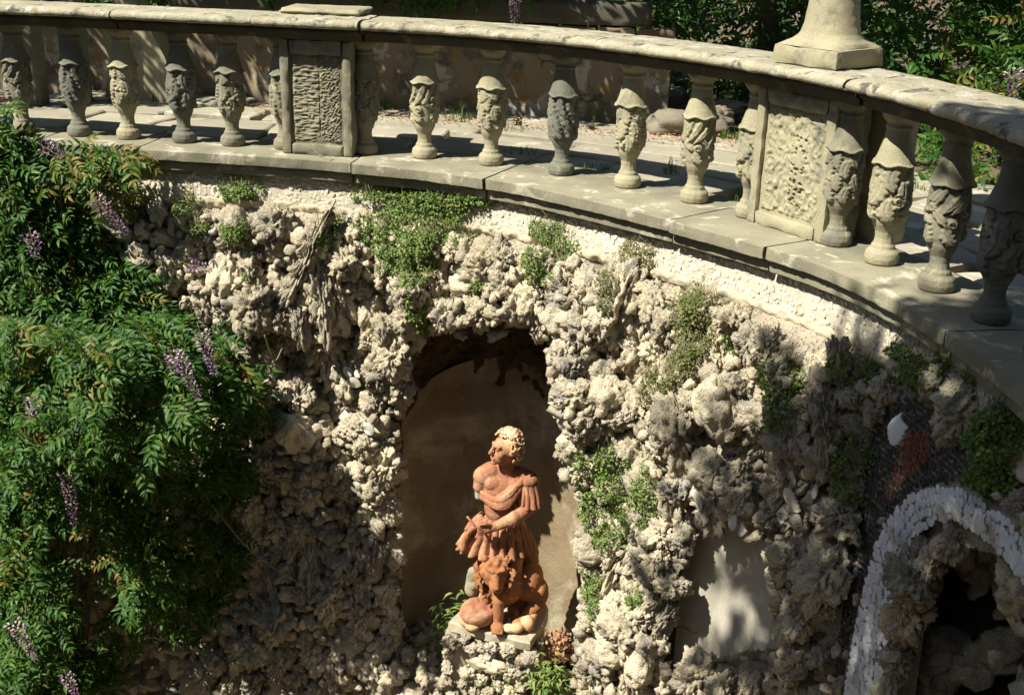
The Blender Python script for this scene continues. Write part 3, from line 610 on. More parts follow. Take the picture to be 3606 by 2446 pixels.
LP = [(*pw(u, v), a, b, h) for u, v, a, b, h in LUMPS]
def calm(S, Z):
    """1 where rockwork may bulge, 0 on the band, panel and arch"""
    c = sstep(-.33, -.40, Z) * sstep(0.0, .05, sdist(DARK, S, Z)) * sstep(0.0, .06, sdist(ARCHP, S, Z)) * sstep(-.05, .01, sdist(PP, S, Z)); return c
def relief(S, Z):
    S = np.atleast_1d(np.asarray(S, float)); Z = np.atleast_1d(np.asarray(Z, float)); q = np.c_[S, Z, S * 0]
    D = .035 + .06 * fbm(q * 2.3, 2, 4)
    for s, z, a, b, h in LP: D = D + h * np.exp(-((((S - s) / a) ** 2 + ((Z - z) / b) ** 2) ** 1.5))
    return D * calm(S, Z)
wn_s = np.linspace(0.02, 9.75, 660); wn_z = np.linspace(-.335, -5.0, 315)
S, Z = np.meshgrid(wn_s, wn_z, indexing='ij'); S = S.ravel(); Z = Z.ravel()
D = relief(S, Z); c = calm(S, Z); q = np.c_[S, Z, D]
w1, w2 = worley(q * np.array([8, 5, 8]) + fbm(q * 4, 2, 9)[:, None] * .5, 3, True); D = D + c * (.050 * (sstep(0, .3, w2 - w1) - .6) + .02 * (ridged(q * np.array([19, 10, 12]), 2) - .4) + .030 * (ridged(q * 7, 6) - .5) + .014 * perlin(q * 30, 2) - .02)
D = D - .05 * (1 - c) * (sdist(CV, S, Z) < .02) + .012
V = wpt(S, Z, D); F = grid_faces(len(wn_s), len(wn_z))
cs = S[F].mean(1); cz = Z[F].mean(1); keep = ~(inside(NP, cs, cz) | inside(PP, cs, cz) | inside(CV, cs, cz))
F = F[keep][:, ::-1]; u_, inv = np.unique(F, return_inverse=True)
wall = obj('grotto_wall', V[u_], inv.reshape(-1, 4), M['mortar']); tag(wall, 'tall curved grotto wall encrusted with sponge-like tufa rocks, under the balustrade', 'wall')

# rock shapes
def tufa_rock(seed, n=5, el=(1, .8, 1), style=0):
    V, F = ico(n); q = V * 1.0 + seed * 5.37; vz = np.array([1, 1, .62])
    r = 1 + .40 * perlin(q * 1.15, seed) + .26 * perlin(q * 2.5 * vz, seed + 1)
    P = V * r[:, None] * el; q = P * vz + seed * 3.1; wq = q + fbm(q * 2.2, 2, 3)[:, None] * np.array([.28, .22, .16])
    if style == 2:     # folded, smoother boulder
        d = .07 * ridged(wq * np.array([1.0, 1.0, 4.6]), 2) + .04 * perlin(q * 8, 3) - .03
    else:
        f1, f2 = worley(wq * (2.1 if style != 1 else 2.6) * (np.array([1.3, 1.3, .5]) if style == 1 else 1), 7, True); cr = sstep(0, .30, f2 - f1)
        d = .26 * (cr - .7) + .10 * (ridged(wq * 4.2, 2) - .4) + .09 * (ridged(q * 8.5, 5) - .4) + .05 * (ridged(q * 16, 4) - .4)
        d -= .16 * sstep(.33, .12, worley(wq * 4.4, 1)) + (.10 * sstep(.35, .1, worley(q * 9, 2)) if n > 3 else 0)
        if style == 1: d += .09 * (ridged(P * np.array([6, 6, 1.1]) + wq * .6, 9) - .4)
        if style == 3: d += .07 * np.clip(.55 - worley(q * 5.5, 3), -.3, .5) * 2
    return P + V * (d + .02 * perlin(q * 20, 8))[:, None], F
styles = [0, 0, 0, 3, 2, 1, 0, 3, 0, 0, 1, 3, 0, 2, 0, 3]
BIG = []; 
for k in range(11):
    st = styles[k]; el = (1, .85, 1) if st != 1 else (.62, .6, 1.35)
    if k % 3 == 2 and st != 1: el = (1.2, .8, .75)
    V, F = tufa_rock(k + 1, 5, el, st); BIG.append((st, mesh_np('tufa_rock', V, F, M['tufa'])))
MED = [tufa_rock(k + 40, 3, ((1, .8, 1), (.7, .8, 1.25), (1.25, .8, .75))[k % 3], (0, 3, 0, 2)[k % 4]) for k in range(14)]
MEDF = [(V, F.tolist()) for V, F in MED]
SML = [(lambda VF: (VF[0], VF[1].tolist()))(tufa_rock(k + 80, 2, ((1, .8, 1), (.7, .8, 1.3), (1.3, .8, .7))[k % 3], 3)) for k in range(8)]
# packing
taken_s = []; taken_z = []; taken_r = []
def free(s, z, r, f=.78):
    if not taken_s: return True
    a = np.array(taken_s); b = np.array(taken_z); c = np.array(taken_r); return bool(np.all(np.hypot(a - s, b - z) > (c + r) * f))
def put(s, z, r): taken_s.append(s); taken_z.append(z); taken_r.append(r)
NPs, PPs = NP, PP
def ok(s, z, r, slack=.35):
    a = np.array([s]); b = np.array([z])
    return z < -.34 - r * .8 and sdist(NPs, a, b)[0] > r * slack and sdist(PPs, a, b)[0] > r * .75 and sdist(ARCHP, a, b)[0] > r * .9 and sdist(CV, a, b)[0] > r * .1
rocks = []; rr = random.Random(5)
# hand-placed masses seen in the photograph: (u, v, radius, style, elongation z)
HAND = [(600, 665, .15, 0, 1), (520, 700, .10, 0, 1), (655, 700, .10, 0, 1), (590, 590, .09, 3, 1), (650, 500, .12, 0, 1), (560, 500, .11, 2, 1), (480, 520, .10, 0, 1), (440, 560, .09, 0, 1), (430, 480, .09, 3, 1), (725, 560, .11, 1, 1.7), (755, 640, .12, 1, 1.5), (785, 640, .09, 1, 1.3), (715, 690, .09, 1, 1.3),
        (850, 690, .09, 2, 1.5), (760, 770, .07, 0, 1), (905, 790, .12, 0, 1), (870, 830, .09, 3, 1), (860, 900, .09, 0, 1), (1045, 600, .055, 1, 1.6), (1060, 690, .09, 0, 1.2), (1120, 600, .12, 0, 1.1), (1130, 690, .09, 0, 1), (1200, 685, .07, 3, 1.2), (1235, 750, .06, 1, 1.3), (1275, 800, .055, 3, 1), (1060, 745, .045, 1, 1.2), (1150, 745, .05, 1, 1),
        (1310, 860, .05, 1, 1), (1360, 870, .10, 0, .8), (1390, 930, .09, 3, .9), (1375, 950, .08, 0, 1), (1372, 1030, .08, 0, 1.1), (1368, 1110, .06, 0, 1), (1695, 900, .11, 2, 1), (1710, 940, .09, 2, 1), (1780, 760, .10, 0, 1), (1700, 720, .09, 0, 1), (1840, 830, .09, 0, 1), (1740, 1000, .08, 0, .9), (1440, 1450, .12, 2, .8), (1640, 1510, .13, 0, 1), (1700, 1540, .09, 0, 1),
        (855, 1080, .07, 3, 1.2), (865, 1180, .07, 0, 1.3), (860, 1280, .075, 0, 1), (1850, 1270, .09, 3, 1.2), (1870, 1380, .10, 0, 1.1), (1860, 1480, .10, 0, .9), (1840, 1180, .07, 3, 1), (950, 760, .07, 0, 1), (1190, 925, .0, 0, 1), (895, 960, .06, 3, 1), (2190, 930, .11, 0, 1), (2140, 870, .08, 0, 1)]
for u, v, r, st, ez in HAND:
    if r == 0: continue
    s, z = pw(u, v); rocks.append((s, z, r, st, ez)); put(s, z, r)
cells = 0
for rad, tries in ((.14, 90), (.115, 500), (.092, 2600), (.072, 6000), (.054, 7000)):
    A = np.array(taken_s); B_ = np.array(taken_z); C_ = np.array(taken_r)
    ss = [rr.uniform(.3, 9.2) for _ in range(tries)]; zz = [rr.uniform(-4.8, -.38) for _ in range(tries)]
    dn = sdist(NPs, np.array(ss), np.array(zz)); dp = sdist(PPs, np.array(ss), np.array(zz)); da = sdist(ARCHP, np.array(ss), np.array(zz)); dk = sdist(DARK, np.array(ss), np.array(zz)); dc = sdist(CV, np.array(ss), np.array(zz))
    for k in range(tries):
        r = rad * rr.uniform(.8, 1.2); s, z = ss[k], zz[k]
        if z > -.35 - r * .7 or dn[k] < (r * .42 if ss[k] < sc0 else r * 1.25 - .02) or dp[k] < r * (-.1 if s < PP[:, 0].mean() else 1.15) + (0 if s < PP[:, 0].mean() else .05) or da[k] < r * .95 or dk[k] < r * .5 or dc[k] < r * .2: continue
        if free(s, z, r, .70): rocks.append((s, z, r, None, 1)); put(s, z, r)
pxr = px_of(wpt(np.array([r[0] for r in rocks]), np.array([r[1] for r in rocks])))
vis = lambda k: -40 < pxr[k][0] < 2370 and pxr[k][1] < 1640
order = sorted(range(len(rocks)), key=lambda k: -rocks[k][2] * (1 if vis(k) else .01) * (0.45 if pxr[k][0] < 430 else 1) / np.linalg.norm(wpt(rocks[k][0], rocks[k][1])))
big = set(order[:300]); jm = Joiner()
for k, (s, z, r, st, ez) in enumerate(rocks):
    d = float(relief(s, z)[0]); p = wpt(s, z, d + r * .10); ang = cang(s)
    if k in big:
        pool = [m for t_, m in BIG if (st is None and (t_ != 1 or rr.random() < .3)) or t_ == st]; me = rr.choice(pool)
        e = Euler((rr.uniform(-.35, .35), rr.uniform(-.35, .35), rr.uniform(-3.1, 3.1))); ez *= rr.uniform(.9, 1.5) if st is None else 1.15; xs = rr.uniform(.85, 1.15)
        Rm = Matrix.Rotation(ang, 3, 'Z') @ e.to_matrix()
        o = link('tufa_rock', me, wall, loc=tuple(p), rot=Rm.to_euler(), scale=(r * xs, r / xs, r * ez))
    else:
        V, F = rr.choice(MEDF); e = np.array(Euler((rr.uniform(-.4, .4), rr.uniform(-.4, .4), rr.uniform(-3, 3))).to_matrix())
        if not (-250 < pxr[k][0] < 2560 and pxr[k][1] < 1700) or (pxr[k][0] < 400 and pxr[k][1] > 600 and rr.random() < .3): continue
        jm.add(V, F, e, p, r)
RHs = np.linspace(0, 9.8, 420); RHz = np.linspace(-5, -.30, 240); _A, _B = np.meshgrid(RHs, RHz, indexing='ij'); RH = relief(_A.ravel(), _B.ravel()).reshape(420, 240)
for (s, z, r, st, ez) in rocks:
    d = float(relief(s, z)[0]); i0, i1 = np.searchsorted(RHs, [s - r, s + r]); j0, j1 = np.searchsorted(RHz, [z - r * ez, z + r * ez]); a = _A[i0:i1, j0:j1]; b = _B[i0:i1, j0:j1]
    RH[i0:i1, j0:j1] = np.maximum(RH[i0:i1, j0:j1], d + r * .10 + .92 * np.sqrt(np.clip(r * r - (a - s) ** 2 - ((b - z) / ez) ** 2, 0, None)) * (np.hypot(a - s, b - z) < r * ez))
print('ROCKS', len(rocks), sum(1 for k in range(len(rocks)) if vis(k)))
def surf_at(u, v):
    h = .1
    for _ in range(4):
        s, z = pw(u, v, -h / .8)
        if z > -.30: h = max(.0, -.01 + (-.10 - z) * .25) if z < -.1 else 0.0
        else: h = .5 * h + .5 * float(RH[int(np.clip(round(s / 9.8 * 419), 0, 419)), int(np.clip(round((z + 5) / 4.7 * 239), 0, 239))])
    return s, z, h
# small stones in the gaps and on the niche rim
n = 4400; ss = RNG.uniform(.3, 9.2, n); zz = RNG.uniform(-4.8, -.36, n)
dn = sdist(NPs, ss, zz); dp = sdist(PPs, ss, zz); da = sdist(ARCHP, ss, zz); dk = sdist(DARK, ss, zz); dc = sdist(CV, ss, zz)
rim = (dn > 0) & (dn < .14)
rel = relief(ss, zz); pxs = px_of(wpt(ss, zz))
for k in range(n):
    r = RNG.uniform(.018, .042) * (1.15 if rim[k] else 1)
    if zz[k] > -.35 - r or dn[k] < r * (.3 if ss[k] < sc0 else .9) or dp[k] < r * (-.9 if ss[k] < PP[:, 0].mean() else .8) or da[k] < r or dk[k] < 0 or dc[k] < r * .3: continue
    if not (-200 < pxs[k][0] < 2600 and pxs[k][1] < 1680) or (pxs[k][0] < 420 and pxs[k][1] > 600): continue
    V, F = SML[k % 8]; e = np.array(Euler(tuple(RNG.uniform(-3, 3, 3))).to_matrix()); jm.add(V, F, e, wpt(ss[k], zz[k], rel[k] + .03 + RNG.uniform(0, .045)), r)
sm = link('small_tufa', jm.mesh('small_tufa', M['tufa']), wall); sm['kind'] = 'stuff'

# chips: flat irregular pebbles
def chip_mesh(seed, w=1.0, h=1.0, t=.4):
    r = np.random.default_rng(seed); n = 7; a = np.sort(np.linspace(0, 2 * math.pi, n, endpoint=False) + r.uniform(-.3, .3, n)); rad = r.uniform(.8, 1.12, n)
    x = np.cos(a) * rad * w * .5; z = np.sin(a) * rad * h * .5; x = np.sign(x) * np.abs(x) ** .85 * .95
    V = [(x[i], 0, z[i]) for i in range(n)] + [(x[i], -t * .7, z[i]) for i in range(n)] + [(x[i] * .78, -t + r.uniform(-.04, .04), z[i] * .78) for i in range(n)] + [(0, -t - .03, 0)]
    F = [(i, (i + 1) % n, n + (i + 1) % n, n + i) for i in range(n)] + [(n + i, n + (i + 1) % n, 2 * n + (i + 1) % n, 2 * n + i) for i in range(n)] + [(2 * n + i, 2 * n + (i + 1) % n, 3 * n) for i in range(n)]
    return np.array(V, float), [tuple(f[::-1]) for f in F]
CH = [chip_mesh(k, .98, 1.04, .17) for k in range(12)]
def chips(parent, pts, mat, name, n_ind=300, smooth=False):
    """pts: (s, z, off, width, height, tilt)"""
    ms = [mesh_np(name, V, F, mat, smooth) for V, F in CH]
    P = np.array([wpt(p[0], p[1], p[2]) for p in pts]); px = px_of(P); sz = np.array([p[3] * p[4] for p in pts]) / np.linalg.norm(P - [0, 0, CAMH], axis=1) ** 2
    v_ = (px[:, 0] > -5) & (px[:, 0] < 2330) & (px[:, 1] < 1580); idx = np.argsort(-sz * np.where(v_, 1, 1e-3)); ind = set(idx[:n_ind].tolist()); J = Joiner(); any_ = False
    for k, (s, z, off, w, h, tl) in enumerate(pts):
        e = Matrix.Rotation(cang(s), 3, 'Z') @ Matrix.Rotation(tl, 3, 'Y') @ Matrix.Rotation(RNG.uniform(-.16, .16), 3, 'X') @ Matrix.Rotation(RNG.uniform(-.14, .14), 3, 'Z')
        if k in ind: link(name, ms[k % 12], parent, loc=tuple(P[k]), rot=e.to_euler(), scale=(w, .5 * (w + h) * .8, h))
        else:
            V, F = CH[k % 12]; J.add(V * np.array([w, .5 * (w + h) * .8, h]), F, np.array(e), P[k]); any_ = True
    if any_: o = link(name + 's', J.mesh(name + 's', mat, smooth), parent); o['kind'] = 'stuff'
# white chip band with its backing cove and lime ledge
def strip(name, zs, offs, mat, parent, amp=.004, s0=.05, s1=9.7, du=.010):
    A = np.arange(s0, s1, du); zz = np.interp(np.linspace(0, 1, 14), np.linspace(0, 1, len(zs)), zs); oo = np.interp(np.linspace(0, 1, 14), np.linspace(0, 1, len(offs)), offs)
    S_, I = np.meshgrid(A, range(14), indexing='ij'); S_ = S_.ravel(); I = I.ravel(); q = np.c_[S_, zz[I], oo[I]]
    V = wpt(S_, zz[I] + amp * perlin(q * 9, 2), oo[I] + amp * fbm(q * 22, 3, 3)); V[:, 2] = zz[I] + amp * .8 * perlin(q * 9 + 4, 2)
    return obj(name, V, grid_faces(len(A), 14)[:, ::-1], mat, parent)
band = strip('pebble_band', [-.10, -.29], [-.012, .028], M['grout'], wall); band['label'] = 'cove of white stone chips under the sill'
strip('lime_ledge', [-.284, -.288, -.318, -.345, -.37], [.012, .032, .036, .026, -.02], M['lime'], wall, .014)
pts = []
for r_i, z in enumerate(np.arange(-.116, -.290, -.0225)):
    s = .1 + .013 * r_i
    while s < 9.5:
        w = RNG.uniform(.013, .034); h = RNG.uniform(.018, .034); zz_ = z + RNG.normal(0, .005)
        if RNG.random() > .04: pts.append((s + w / 2, zz_, -.014 + RNG.normal(0, .003) + (-.10 - zz_) / .19 * .04, w, h, RNG.normal(0, .45)))
        s += w * .93
chips(band, pts, M['chip'], 'stone_chip')
# arch of pale chips at the right
A0 = [AO, AI]
strip_v = []; nn = 60
def resample(P, n):
    d = np.r_[0, np.cumsum(np.linalg.norm(np.diff(P, axis=0), axis=1))]; t = np.linspace(0, d[-1], n); return np.c_[np.interp(t, d, P[:, 0]), np.interp(t, d, P[:, 1])]
Ro = resample(AO, nn); Ri = resample(AI, nn); V = []
for i in range(nn):
    for k in range(8):
        t = k / 7; p = Ro[i] * (1 - t) + Ri[i] * t; V.append(wpt(p[0], p[1], [-.05, .045, .062, .066, .066, .060, .04, -.10][k]))
arch = obj('pebble_arch', V, grid_faces(nn, 8)[:, ::-1], M['grout'], wall); arch['label'] = 'raised arch faced with bluish white stone chips'
# orientation independent, so draw both sides
pts = []; L = np.linalg.norm(np.diff(Ro, axis=0), axis=1).sum(); rowsn = int(L / .036)
Ro2 = resample(AO, rowsn); Ri2 = resample(AI, rowsn)
for i in range(rowsn):
    wd = np.linalg.norm(Ro2[i] - Ri2[i]); m = max(4, int(wd / .040))
    for k in range(m):
        t = (k + .5 + RNG.uniform(-.2, .2)) / m; p = Ro2[i] * (1 - t) + Ri2[i] * t + RNG.normal(0, .004, 2); pts.append((p[0], p[1], .055 + .012 * math.sin(math.pi * t), RNG.uniform(.034, .052), RNG.uniform(.032, .05), RNG.uniform(-.9, .9)))
chips(arch, pts, M['archchip'], 'arch_chip')
# dark pebble field with a red lozenge
pts = []; rp = []
RED = bez([(2070, 985), (2110, 975), (2125, 1020), (2095, 1060), (2050, 1100), (2015, 1150), (2035, 1060)])
s = 7.2
DK = DARK
for z in np.arange(-3.4, -.3, -.0 - .024) if 0 else np.arange(-3.2, -.25, .026):
    for s in np.arange(7.2, 8.6, .028):
        a = s + RNG.uniform(-.006, .006); b = z + RNG.uniform(-.006, .006)
        if inside(DK, np.array([a]), np.array([b]))[0]:
            (rp if inside(RED, np.array([a]), np.array([b]))[0] else pts).append((a, b, .02, RNG.uniform(.020, .028), RNG.uniform(.02, .027), RNG.uniform(-1, 1)))
dk = obj('dark_pebble_field', [wpt(p[0], p[1], .022) for p in resample(np.vstack([DK, DK[:1]]), 60)[:-1]], [tuple(range(59))], M['grout'], wall, smooth=False) if 0 else empty('dark_pebble_field')
dk.parent = wall; dk['label'] = 'patch of small black chips with a red lozenge'
chips(dk, pts, M['darkchip'], 'black_chip', 0); chips(dk, rp, M['redchip'], 'red_chip', 300)
# shells set into the rockwork
def shell_mesh(ribs=11):
    V = [(0, 0, -.45)]; n = 23; m = 6
    for j in range(1, m + 1):
        for i in range(n):
            a = math.radians(-62 + 124 * i / (n - 1)); r = j / m; rib = .04 * math.cos(i / (n - 1) * ribs * 2 * math.pi) * r
            V.append((math.sin(a) * r * .62, -(.22 * math.sin(math.pi * min(1, r * .8)) + rib) * (1 - .5 * abs(i / (n - 1) - .5)), -.45 + math.cos(a) * r * (.98 + .03 * math.cos(i / (n - 1) * ribs * 2 * math.pi))))
    F = [(0, 1 + i, 2 + i) for i in range(n - 1)] + [(1 + j * n + i, 1 + (j + 1) * n + i, 2 + (j + 1) * n + i, 2 + j * n + i) for j in range(m - 1) for i in range(n - 1)]
    b = len(V); V += [(x, y + .05, z) for x, y, z in V]; F += [tuple(q + b for q in f[::-1]) for f in F]
    return np.array(V), F
SHM = mesh_np('scallop_shell', *shell_mesh(), M['shell']); SHW = mesh_np('scallop_shell', *shell_mesh(), M['shellwhite'])
for u, v, r, rot, wm in [(2093, 992, .095, 2.6, 1), (1868, 1150, .09, .3, 0), (1835, 1180, .06, 2.5, 0), (1730, 1190, .06, 1.9, 0), (1745, 1208, .05, 2.9, 0), (2195, 1198, .055, .2, 0), (2230, 1200, .05, .0, 0), (2290, 1220, .055, 3.0, 0), (2050, 1440, .05, 1.2, 0), (1865, 1100, .05, 1, 0), (800, 845, .05, 1.2, 1), (822, 848, .04, 2.2, 1),
                         (815, 870, .06, .2, 0), (795, 945, .055, 3.0, 0), (860, 955, .06, 1, 1), (1650, 1135, .07, .8, 0), (2075, 1240, .05, .7, 0), (1905, 1130, .05, 2, 0)]:
    s, z = pw(u, v, -.12); off = max(float(relief(s, z)[0]), .03) + .075
    o = link('scallop_shell', SHW if wm else SHM, wall, loc=tuple(wpt(s, z, off)), rot=(Matrix.Rotation(cang(s), 3, 'Z') @ Matrix.Rotation(rot, 3, 'Y') @ Matrix.Rotation(.25, 3, 'X')).to_euler(), scale=(r * 1.5,) * 3)
    if (u, v) == (2093, 992): o['label'] = 'large white fan shell at the tip of the red lozenge'
# flat plaster panel, slightly sunk
ps = np.linspace(PP[:, 0].min() - .08, PP[:, 0].max() + .08, 40); pz = np.linspace(PP[:, 1].min() - .1, PP[:, 1].max() + .08, 60)
S, Z = np.meshgrid(ps, pz, indexing='ij'); S = S.ravel(); Z = Z.ravel()
V = wpt(S, Z, -.03 + .006 * perlin(np.c_[S, Z, Z] * 4, 2)); o = obj('plaster_panel', V, grid_faces(40, 60), M['panel'], wall); o['label'] = 'smooth grey plaster panel between rock borders'

# niche: half round recess with plaster and a rocky vault
sc0 = (NP[:, 0].min() + NP[:, 0].max()) / 2; A_ = (NP[:, 0].max() - NP[:, 0].min()) / 2 + .06
NO = wpt(sc0, 0, -.01); na = cang(sc0); Rn = np.array(Matrix.Rotation(na, 3, 'Z')); ND = .70; ZS = -1.60
nic = empty('niche'); nic.parent = wall; nic['label'] = 'arched niche lined with brown plaster behind the statue'
def nl(x, y, z): return NO + Rn @ np.array([x, y, z])
def nla(X): return NO + np.asarray(X) @ Rn.T
ph = np.linspace(0, math.pi, 90); zz = np.linspace(0, 1, 120); P_, Zq = np.meshgrid(ph, zz, indexing='ij'); P_ = P_.ravel(); Zq = -4.2 + (ZS + .22 - .40 * np.cos(P_ + .45) ** 2 + 4.2) * Zq.ravel()
q = np.c_[np.cos(P_), np.sin(P_), Zq]; k = 1 + .012 * fbm(q * 2, 3, 5)
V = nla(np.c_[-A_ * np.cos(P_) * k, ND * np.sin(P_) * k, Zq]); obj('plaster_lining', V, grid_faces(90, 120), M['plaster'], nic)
# rocky half dome
th = np.linspace(0, math.pi / 2, 90); pp2 = np.linspace(0, math.pi, 180); P_, T_ = np.meshgrid(pp2, th, indexing='ij'); P_ = P_.ravel(); T_ = T_.ravel()
H_ = -.62 - ZS; AV = A_ + .10; q = np.c_[np.cos(P_) * np.cos(T_), np.sin(P_) * np.cos(T_), np.sin(T_)]
k = .97 - .06 * (.6 - worley(q * 6, 2)) - .05 * ridged(q * 4, 2) + .02 * perlin(q * 20, 1) - .05 * np.abs(perlin(q * 3, 6))
dip = .10 * perlin(np.c_[P_ * 2.2, P_ * 0, P_ * 0] + 3, 2)
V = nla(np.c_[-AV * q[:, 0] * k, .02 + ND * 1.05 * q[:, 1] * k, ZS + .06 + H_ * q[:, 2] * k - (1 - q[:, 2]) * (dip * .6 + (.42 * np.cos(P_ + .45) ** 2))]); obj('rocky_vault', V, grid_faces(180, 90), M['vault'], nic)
jv = Joiner()
for k in range(620):
    a = RNG.uniform(0, math.pi); t = RNG.uniform(-.12, 1.4); q = np.array([math.cos(a) * math.cos(t), math.sin(a) * math.cos(t), math.sin(t)]); r = RNG.uniform(.02, .06)
    if t < 0 and rr.random() < .6: continue
    V, F = MEDF[k % 14] if r > .052 else SML[k % 8]
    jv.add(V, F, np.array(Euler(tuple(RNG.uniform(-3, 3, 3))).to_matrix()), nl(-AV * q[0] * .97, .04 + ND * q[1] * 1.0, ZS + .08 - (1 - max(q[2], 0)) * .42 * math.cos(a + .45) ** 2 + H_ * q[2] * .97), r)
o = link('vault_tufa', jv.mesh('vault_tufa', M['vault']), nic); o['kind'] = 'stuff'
# niche floor of rubble
X, Y = np.meshgrid(np.linspace(-A_, A_, 90), np.linspace(-.25, ND, 60), indexing='ij'); X = X.ravel(); Y = Y.ravel(); q = np.c_[X, Y, X * 0]
V = nla(np.c_[X, Y, -3.42 + .06 * fbm(q * 5, 3, 2) - .25 * sstep(.0, -.25, Y)]); obj('niche_floor', V, grid_faces(90, 60), M['mortar'], nic)
jv = Joiner()
for k in range(260):
    x = RNG.uniform(-A_, A_); y = RNG.uniform(-.22, ND * .9); r = RNG.uniform(.02, .06)
    if (x / A_) ** 2 + (max(y, 0) / ND) ** 2 > .95: continue
    V, F = MEDF[k % 14]; jv.add(V, F, np.array(Euler(tuple(RNG.uniform(-3, 3, 3))).to_matrix()), nl(x, y, -3.40 - .25 * max(0, -y) + r * .3), r)
for k in range(90):      # wall foot below the niche opening
    x = RNG.uniform(-A_, A_); z = RNG.uniform(-4.9, -3.5); r = RNG.uniform(.05, .11); V, F = MEDF[k % 14]; jv.add(V, F, np.array(Euler(tuple(RNG.uniform(-3, 3, 3))).to_matrix()), nl(x, -.20 + RNG.uniform(-.05, .05), z), r)
o = link('floor_rubble', jv.mesh('floor_rubble', M['tufa']), nic); o['kind'] = 'stuff'
# dark cave behind the chip arch
cs0 = CV[:, 0].mean(); NC = wpt(8.35, 0, -.02); Rc = np.array(Matrix.Rotation(cang(8.35), 3, 'Z'))
cave = empty('cave'); cave.parent = wall; cave['label'] = 'dark rocky hollow inside the chip arch'
P_, T_ = np.meshgrid(np.linspace(0, math.pi, 120), np.linspace(-1.2, math.pi / 2, 120), indexing='ij'); P_ = P_.ravel(); T_ = T_.ravel()
ct = np.where(T_ > 0, np.cos(T_), 1); q = np.c_[np.cos(P_) * ct, np.sin(P_) * ct, np.where(T_ > 0, np.sin(T_), T_ * 2)]
k = 1 - .16 * (.6 - worley(q * 3.4, 2)) - .14 * ridged(q * 2.2, 2) + .03 * perlin(q * 14, 1); tip = CV[:, 1].max()
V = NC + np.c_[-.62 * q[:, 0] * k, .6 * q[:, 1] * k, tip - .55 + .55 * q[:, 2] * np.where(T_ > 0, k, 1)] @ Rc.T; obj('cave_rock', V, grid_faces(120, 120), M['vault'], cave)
jv = Joiner()
for k in range(160):
    a = RNG.uniform(0, math.pi); t = RNG.uniform(-1.2, 1.2); ct = math.cos(t) if t > 0 else 1; q = np.array([math.cos(a) * ct, math.sin(a) * ct, math.sin(t) if t > 0 else t * 2]); r = RNG.uniform(.04, .12); V, F = MEDF[k % 14]
    jv.add(V, F, np.array(Euler(tuple(RNG.uniform(-3, 3, 3))).to_matrix()), NC + Rc @ np.array([-.60 * q[0] * .85, .6 * q[1] * .85, tip - .55 + .55 * q[2] * .9]), r)
o = link('cave_tufa', jv.mesh('cave_tufa', M['tufa']), cave); o['kind'] = 'stuff'

# ------------------------------------------------------------------ back wall of the terrace
BW = catmull([(-7, 9.75), (-4.6, 9.6), (-3.15, 9.42), (-1.97, 9.28), (-1.1, 9.06), (-.11, 8.96), (.34, 8.90), (1.1, 8.78)], 16)
bw = empty('terrace_wall'); tag(bw, 'low stained plaster and brick wall at the back of the terrace behind the balustrade', 'wall')
def ribbon(name, path, z0, z1, thick, mat, parent, res=.03, amp=.02, seed=0):
    d = np.r_[0, np.cumsum(np.linalg.norm(np.diff(path, axis=0), axis=1))]; A = np.arange(0, d[-1], res); px = np.interp(A, d, path[:, 0]); py = np.interp(A, d, path[:, 1]); tg = np.gradient(np.c_[px, py], axis=0); tg /= np.linalg.norm(tg, axis=1)[:, None]; nrm = np.c_[tg[:, 1], -tg[:, 0]]
    prof = []; nz = max(2, int((z1 - z0) / res)); 
    for k in range(nz + 1): prof.append((0, z0 + (z1 - z0) * k / nz))
    for k in range(1, 5): prof.append((-thick * k / 4, z1))
    prof.append((-thick, z0)); prof = np.array(prof); m = len(prof); Aq, I = np.meshgrid(range(len(A)), range(m), indexing='ij'); Aq = Aq.ravel(); I = I.ravel(); q = np.c_[A[Aq], prof[I, 0], prof[I, 1]]
    dd = prof[I, 0] + amp * fbm(q * 5 + seed, 3, seed); V = np.c_[px[Aq] + nrm[Aq, 0] * dd, py[Aq] + nrm[Aq, 1] * dd, prof[I, 1] + amp * .4 * fbm(q * 6, 2, 3)]
    return obj(name, V, grid_faces(len(A), m)[:, ::-1], mat, parent)
ribbon('plaster_face', BW, -.08, .50, .35, M['backwall'], bw)
db = np.r_[0, np.cumsum(np.linalg.norm(np.diff(BW, axis=0), axis=1))]
def bwp(t, off=0.0):
    x = np.interp(t, db, BW[:, 0]); y = np.interp(t, db, BW[:, 1]); x2 = np.interp(t + .01, db, BW[:, 0]); y2 = np.interp(t + .01, db, BW[:, 1]); tx, ty = (x2 - x), (y2 - y); L = math.hypot(tx, ty) + 1e-9; return x + off * ty / L, y - off * tx / L, math.atan2(ty, tx)
BRM = [mesh_np('brick', *worn_block(.27, .14, .062, 30 + k, r=.006), M['brick']) for k in range(5)]
for row in range(2):
    t = 4.2 + .14 * (row % 2)
    while t < db[-1] - .1:
        x, y, a = bwp(t, -.055 + rr.uniform(-.008, .008)); link('brick', rr.choice(BRM), bw, loc=(x, y, (.504 + row * .068)), rot=(0, 0, a + rr.uniform(-.03, .03))); t += .285
V, F = worn_block(3.6, .16, .17, 61); x, y, a = bwp(6.2, -.05); bm_ = obj('wooden_beam', V, F, M['wood'], bw, loc=(x, y, .642), rot=(0, 0, a))
